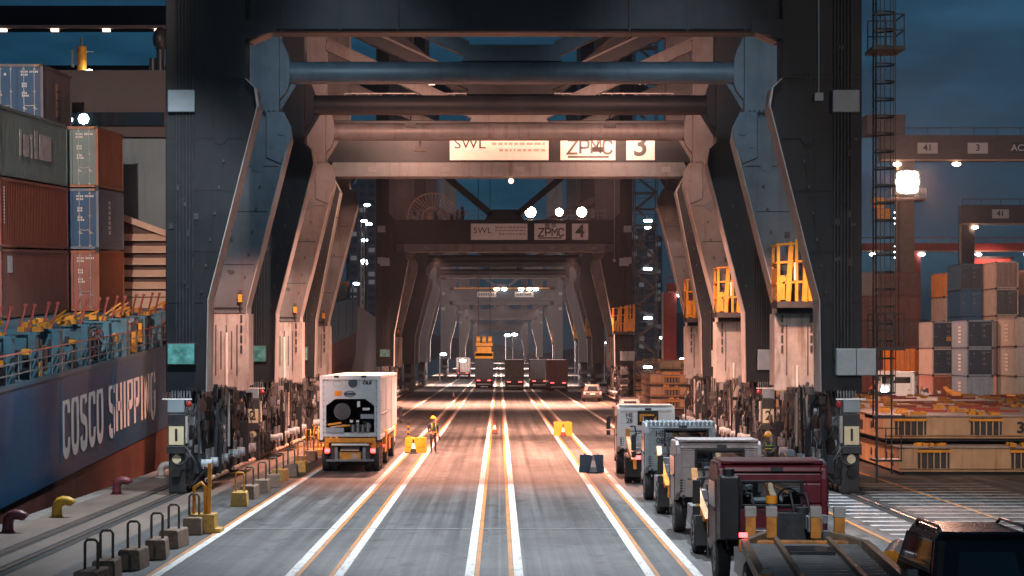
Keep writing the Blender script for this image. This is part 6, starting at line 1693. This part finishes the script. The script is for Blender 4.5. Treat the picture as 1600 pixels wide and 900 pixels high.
tower(-66,960,18,92,'pale lit tower block left of crane 4',.3,1)
tower(-78,1080,16,70,'lower tower block left of the lit one',.35,2)
tower(-60,1150,14,104,'taller dark tower block behind the lit one',.3,3)
tower(70,1000,22,60,'wide tower block right of the crane 4 stair tower',.2,4)
tower(86,1120,18,76,'tower block further right of the crane 4 stairs',.35,5)
# lamp posts seen between the cranes: cool white lanterns
def lamp_post(x, y, h, label, m_=LAMP_C, r_=.42):
    r = empty('lamp_post',(x,y,0)); tag(r,label,'street lamp','cool white lamp posts along the far quay')
    b = MB(); b.cyl((0,0,0),(0,0,h),.14,8); b.bar((0,0,h),(.6,-.3,h+.2),.12,.12); b.build('post', STEEL_D, r)
    b = MB(); b.ball((.6,-.4,h+.05),r_,10,0,(1.4,.7,.6)); b.build('lantern', m_, r); return r
for i,(px,py,d) in enumerate(((574,321,330),(569,346,345),(577,351,300),(570,376,330),(569,408,320),(570,412,360),(557,444,300),(635,554,330),(693,554,300),(723,564,340),(939,552,320),(950,536,330),(1012,356,400),(1035,528,320),(1066,562,240),(1072,572,235),(903,536,420),(793,524,600),(804,523,620))):
    z = H_CAM+(551-py)*d/F_PX
    lamp_post((px-780)*d/F_PX-.6, d, max(1.2,z), 'cool white lamp number %s'%'' if False else ['topmost lamp of the left column beyond the pale ship','second lamp of the left column','third lamp of the left column, paired','fourth lamp of the left column','fifth lamp of the left column, one of a close pair','rear lamp of the close pair in the left column','lowest lamp of the left column beside the pale hull','lamp low between the left legs of crane 4','lamp low left of the white lit truck','bright lamp above the white lit truck','blurred lamp low right beside the crane 4 leg','smaller lamp above the blurred one','single lamp high right of crane 4','lamp beside the red portal crane','lamp over the right hatch cover piles','lower lamp over the right hatch cover piles','lamp inside the far right legs','tiny left lamp at the vanishing point','tiny right lamp at the vanishing point'][i], LAMP_C, .0011*d+.03)
# yellow spreader being lowered over the slate truck
s_ = empty('container_spreader',(-2.05,262,4.3)); tag(s_,'yellow container spreader hanging above the slate truck','spreader')
b = MB(); b.box(-1.2,1.2,-4,8,0,.45,0); b.box(-1.25,1.25,-4,-3.7,-.3,.6,0); b.box(-1.25,1.25,7.7,8,-.3,.6,0); b.box(-1,1,-1,1.2,.45,1.3,0); b.build('beam', YEL, s_, bevel=.03)
b = MB()
for x in (-.8,.0,.8): b.cyl((x-.25,-.4,2.2),(x+.25,-.4,2.2),.55,14,0)
b.box(-1.15,1.15,-.8,.6,1.4,1.8,0); b.build('headblock', YEL, s_)
b = MB()
for x in (-.8,.8): b.cyl((x,-.4,2.4),(x,-.4,38),.05,6)
b.build('hoist_rope', CABLE, s_)
# ------------------------------------------------------------------ floodlights that light the quay
def fl(root, loc, target, watts, col, size=120, rad=.3, mat=None, face=0):
    fixture(root, (loc[0],loc[1],loc[2]+.2), mat, .55, face)
    return spot(root, (loc[0],loc[1],loc[2]-.02), target, watts, col, R(size), rad, 1.0)
for x in (-6.5,6.5):
    spot(c1, (x,A1-3,26), (x*.6,A1-10,0), 34000, (.80,.90,1.), R(70))
    fl(c1, (x,A1+.9,18.5), (x*1.2,A1+12,9), 2600, (.6,.82,1.), 110, .3, LAMP_C)
    fl(c2, (x,A2+1.0,17.2), (x*.9,A2+13,5), 5500, WARM, 125)
    fl(c2, (x*.7,A2+.9,15.0), (x*.55,A2-1,0), 38000, WARM, 112)
    fl(c2, (x*.7,B2+.9,15.0), (x*.55,B2+3,0), 40000, WARM, 112)
    fl(c2, (x,B2+.8,17.2), (x*1.2,B2+14,8), 3200, PEACH, 125)
    fl(c3, (x,B3+.9,15.0), (x*.5,B3+12,0), 60000, WARM, 118)
    fl(c4, (x,A4-1.2,14.0), (x*.6,A4-3,0), 88000, WARM, 110)
    fl(c4, (x,B4+1,14.8), (x*.6,B4+2,0), 5000, WARM, 80)
for c_,b_,wt in ((c5,B5,14000),(c6,B6,170000),(c7,B7,380000),(c8,B8,600000)):
    for x in (-7.5,7.5): fl(c_, (x,b_+1,13.9), (x*.5,b_+7,0), wt/2, (1,.74,.66), 130)
    spot(c_, (0,b_+1.5,14.0), (0,b_+60,12), wt*.6, (1,.70,.62), R(80))  # added spots, no fixture, brighten the front of the next crane
for x in (-7.5,7.5): fl(c9, (x,B9+1,13.9), (x*.5,B9+7,0), 300000, (1,.74,.66), 130)
spot(c4, (0,B4+1.5,14.2), (0,B4+34,13), 5000, (1,.62,.5), R(95))  # added forward spot here too, no fixture
# added uplights, no fixtures, brighten the braces above the pipes
for c_,y_ in ((c1,B1+1.0),(c2,A2+1.2),(c2,B2+1.0),(c3,B3+1.0)):
    for x in (-5,5): spot(c_, (x,y_,16.9), (x*.7,y_+9,21), 2600, WARM, R(120), .3)
for x in (-8.2,8.2):  # added low spots, no fixtures, warm the rear leg casings
    spot(c1, (x*1.1,A1+1.4,9.5), (x*1.32,B1,4.4), 4200, WARM, R(52), .3)
    spot(c2, (x*1.1,A2+1.4,9.5), (x*1.32,B2,4.4), 3600, WARM, R(56), .3)
# the blazing mast at the right lights the yard; added spots without fixtures light the stacks and hatch covers
spot(lm_, (-.1,-1.6,26.5), (-30,-170,0), 28000, WARM, R(70), 1.2)
spot(lm_, (0,-1.8,26.5), (-3,-8,25), 5000, WARM, R(170), 1.2)
spot(c4, (15,-2,13), (46,6,3), 24000, (1,.45,.30), R(100), .5)
spot(None, (26,100,26), (49,200,6), 95000, (1,.66,.52), R(46), .8)
spot(None, (20,58,17), (21,76,1), 6000, (1,.62,.40), R(80), .8)
# added spots above the ship, no fixtures, light its containers
spot(None, (-17.5,34,30), (-21.5,90,10), 62000, (1.,.84,.75), R(32), .5)
spot(None, (-18.5,62,20), (-21,92,8), 4500, WARM, R(44), .4)
# added out-of-view spots, no fixtures, wash the hull, queue and foreground
spot(None, (-9,50,20), (-15.5,72,1.5), 15000, (.86,.92,1.), R(44), .5)
spot(None, (-9,-14,22), (-8,46,0), 8000, (.80,.90,1.), R(44), 1.0)
spot(None, (2,20,20), (5.5,50,0), 15000, (.9,.93,1.), R(50), .6)
spot(None, (34,10,22), (19,70,0), 16000, (1.,.70,.52), R(48), 1.0)
finish_containers()
vs_ = scene.view_settings
scene.display_settings.display_device = 'sRGB'
vs_.view_transform = 'Standard'; vs_.look = 'None'; vs_.exposure = EXPOSURE if 'EXPOSURE' in globals() else .42; vs_.gamma = 1; vs_.use_curve_mapping = False
scene.render.engine = 'CYCLES'
cy = scene.cycles
cy.use_denoising = True; cy.use_adaptive_sampling = True; cy.adaptive_threshold = .02
cy.max_bounces = 5; cy.diffuse_bounces = 3; cy.glossy_bounces = 2; cy.transmission_bounces = 2; cy.volume_bounces = 0
cy.sample_clamp_indirect = 3; cy.sample_clamp_direct = 0; cy.use_light_tree = True
cy.caustics_reflective = False; cy.caustics_refractive = False
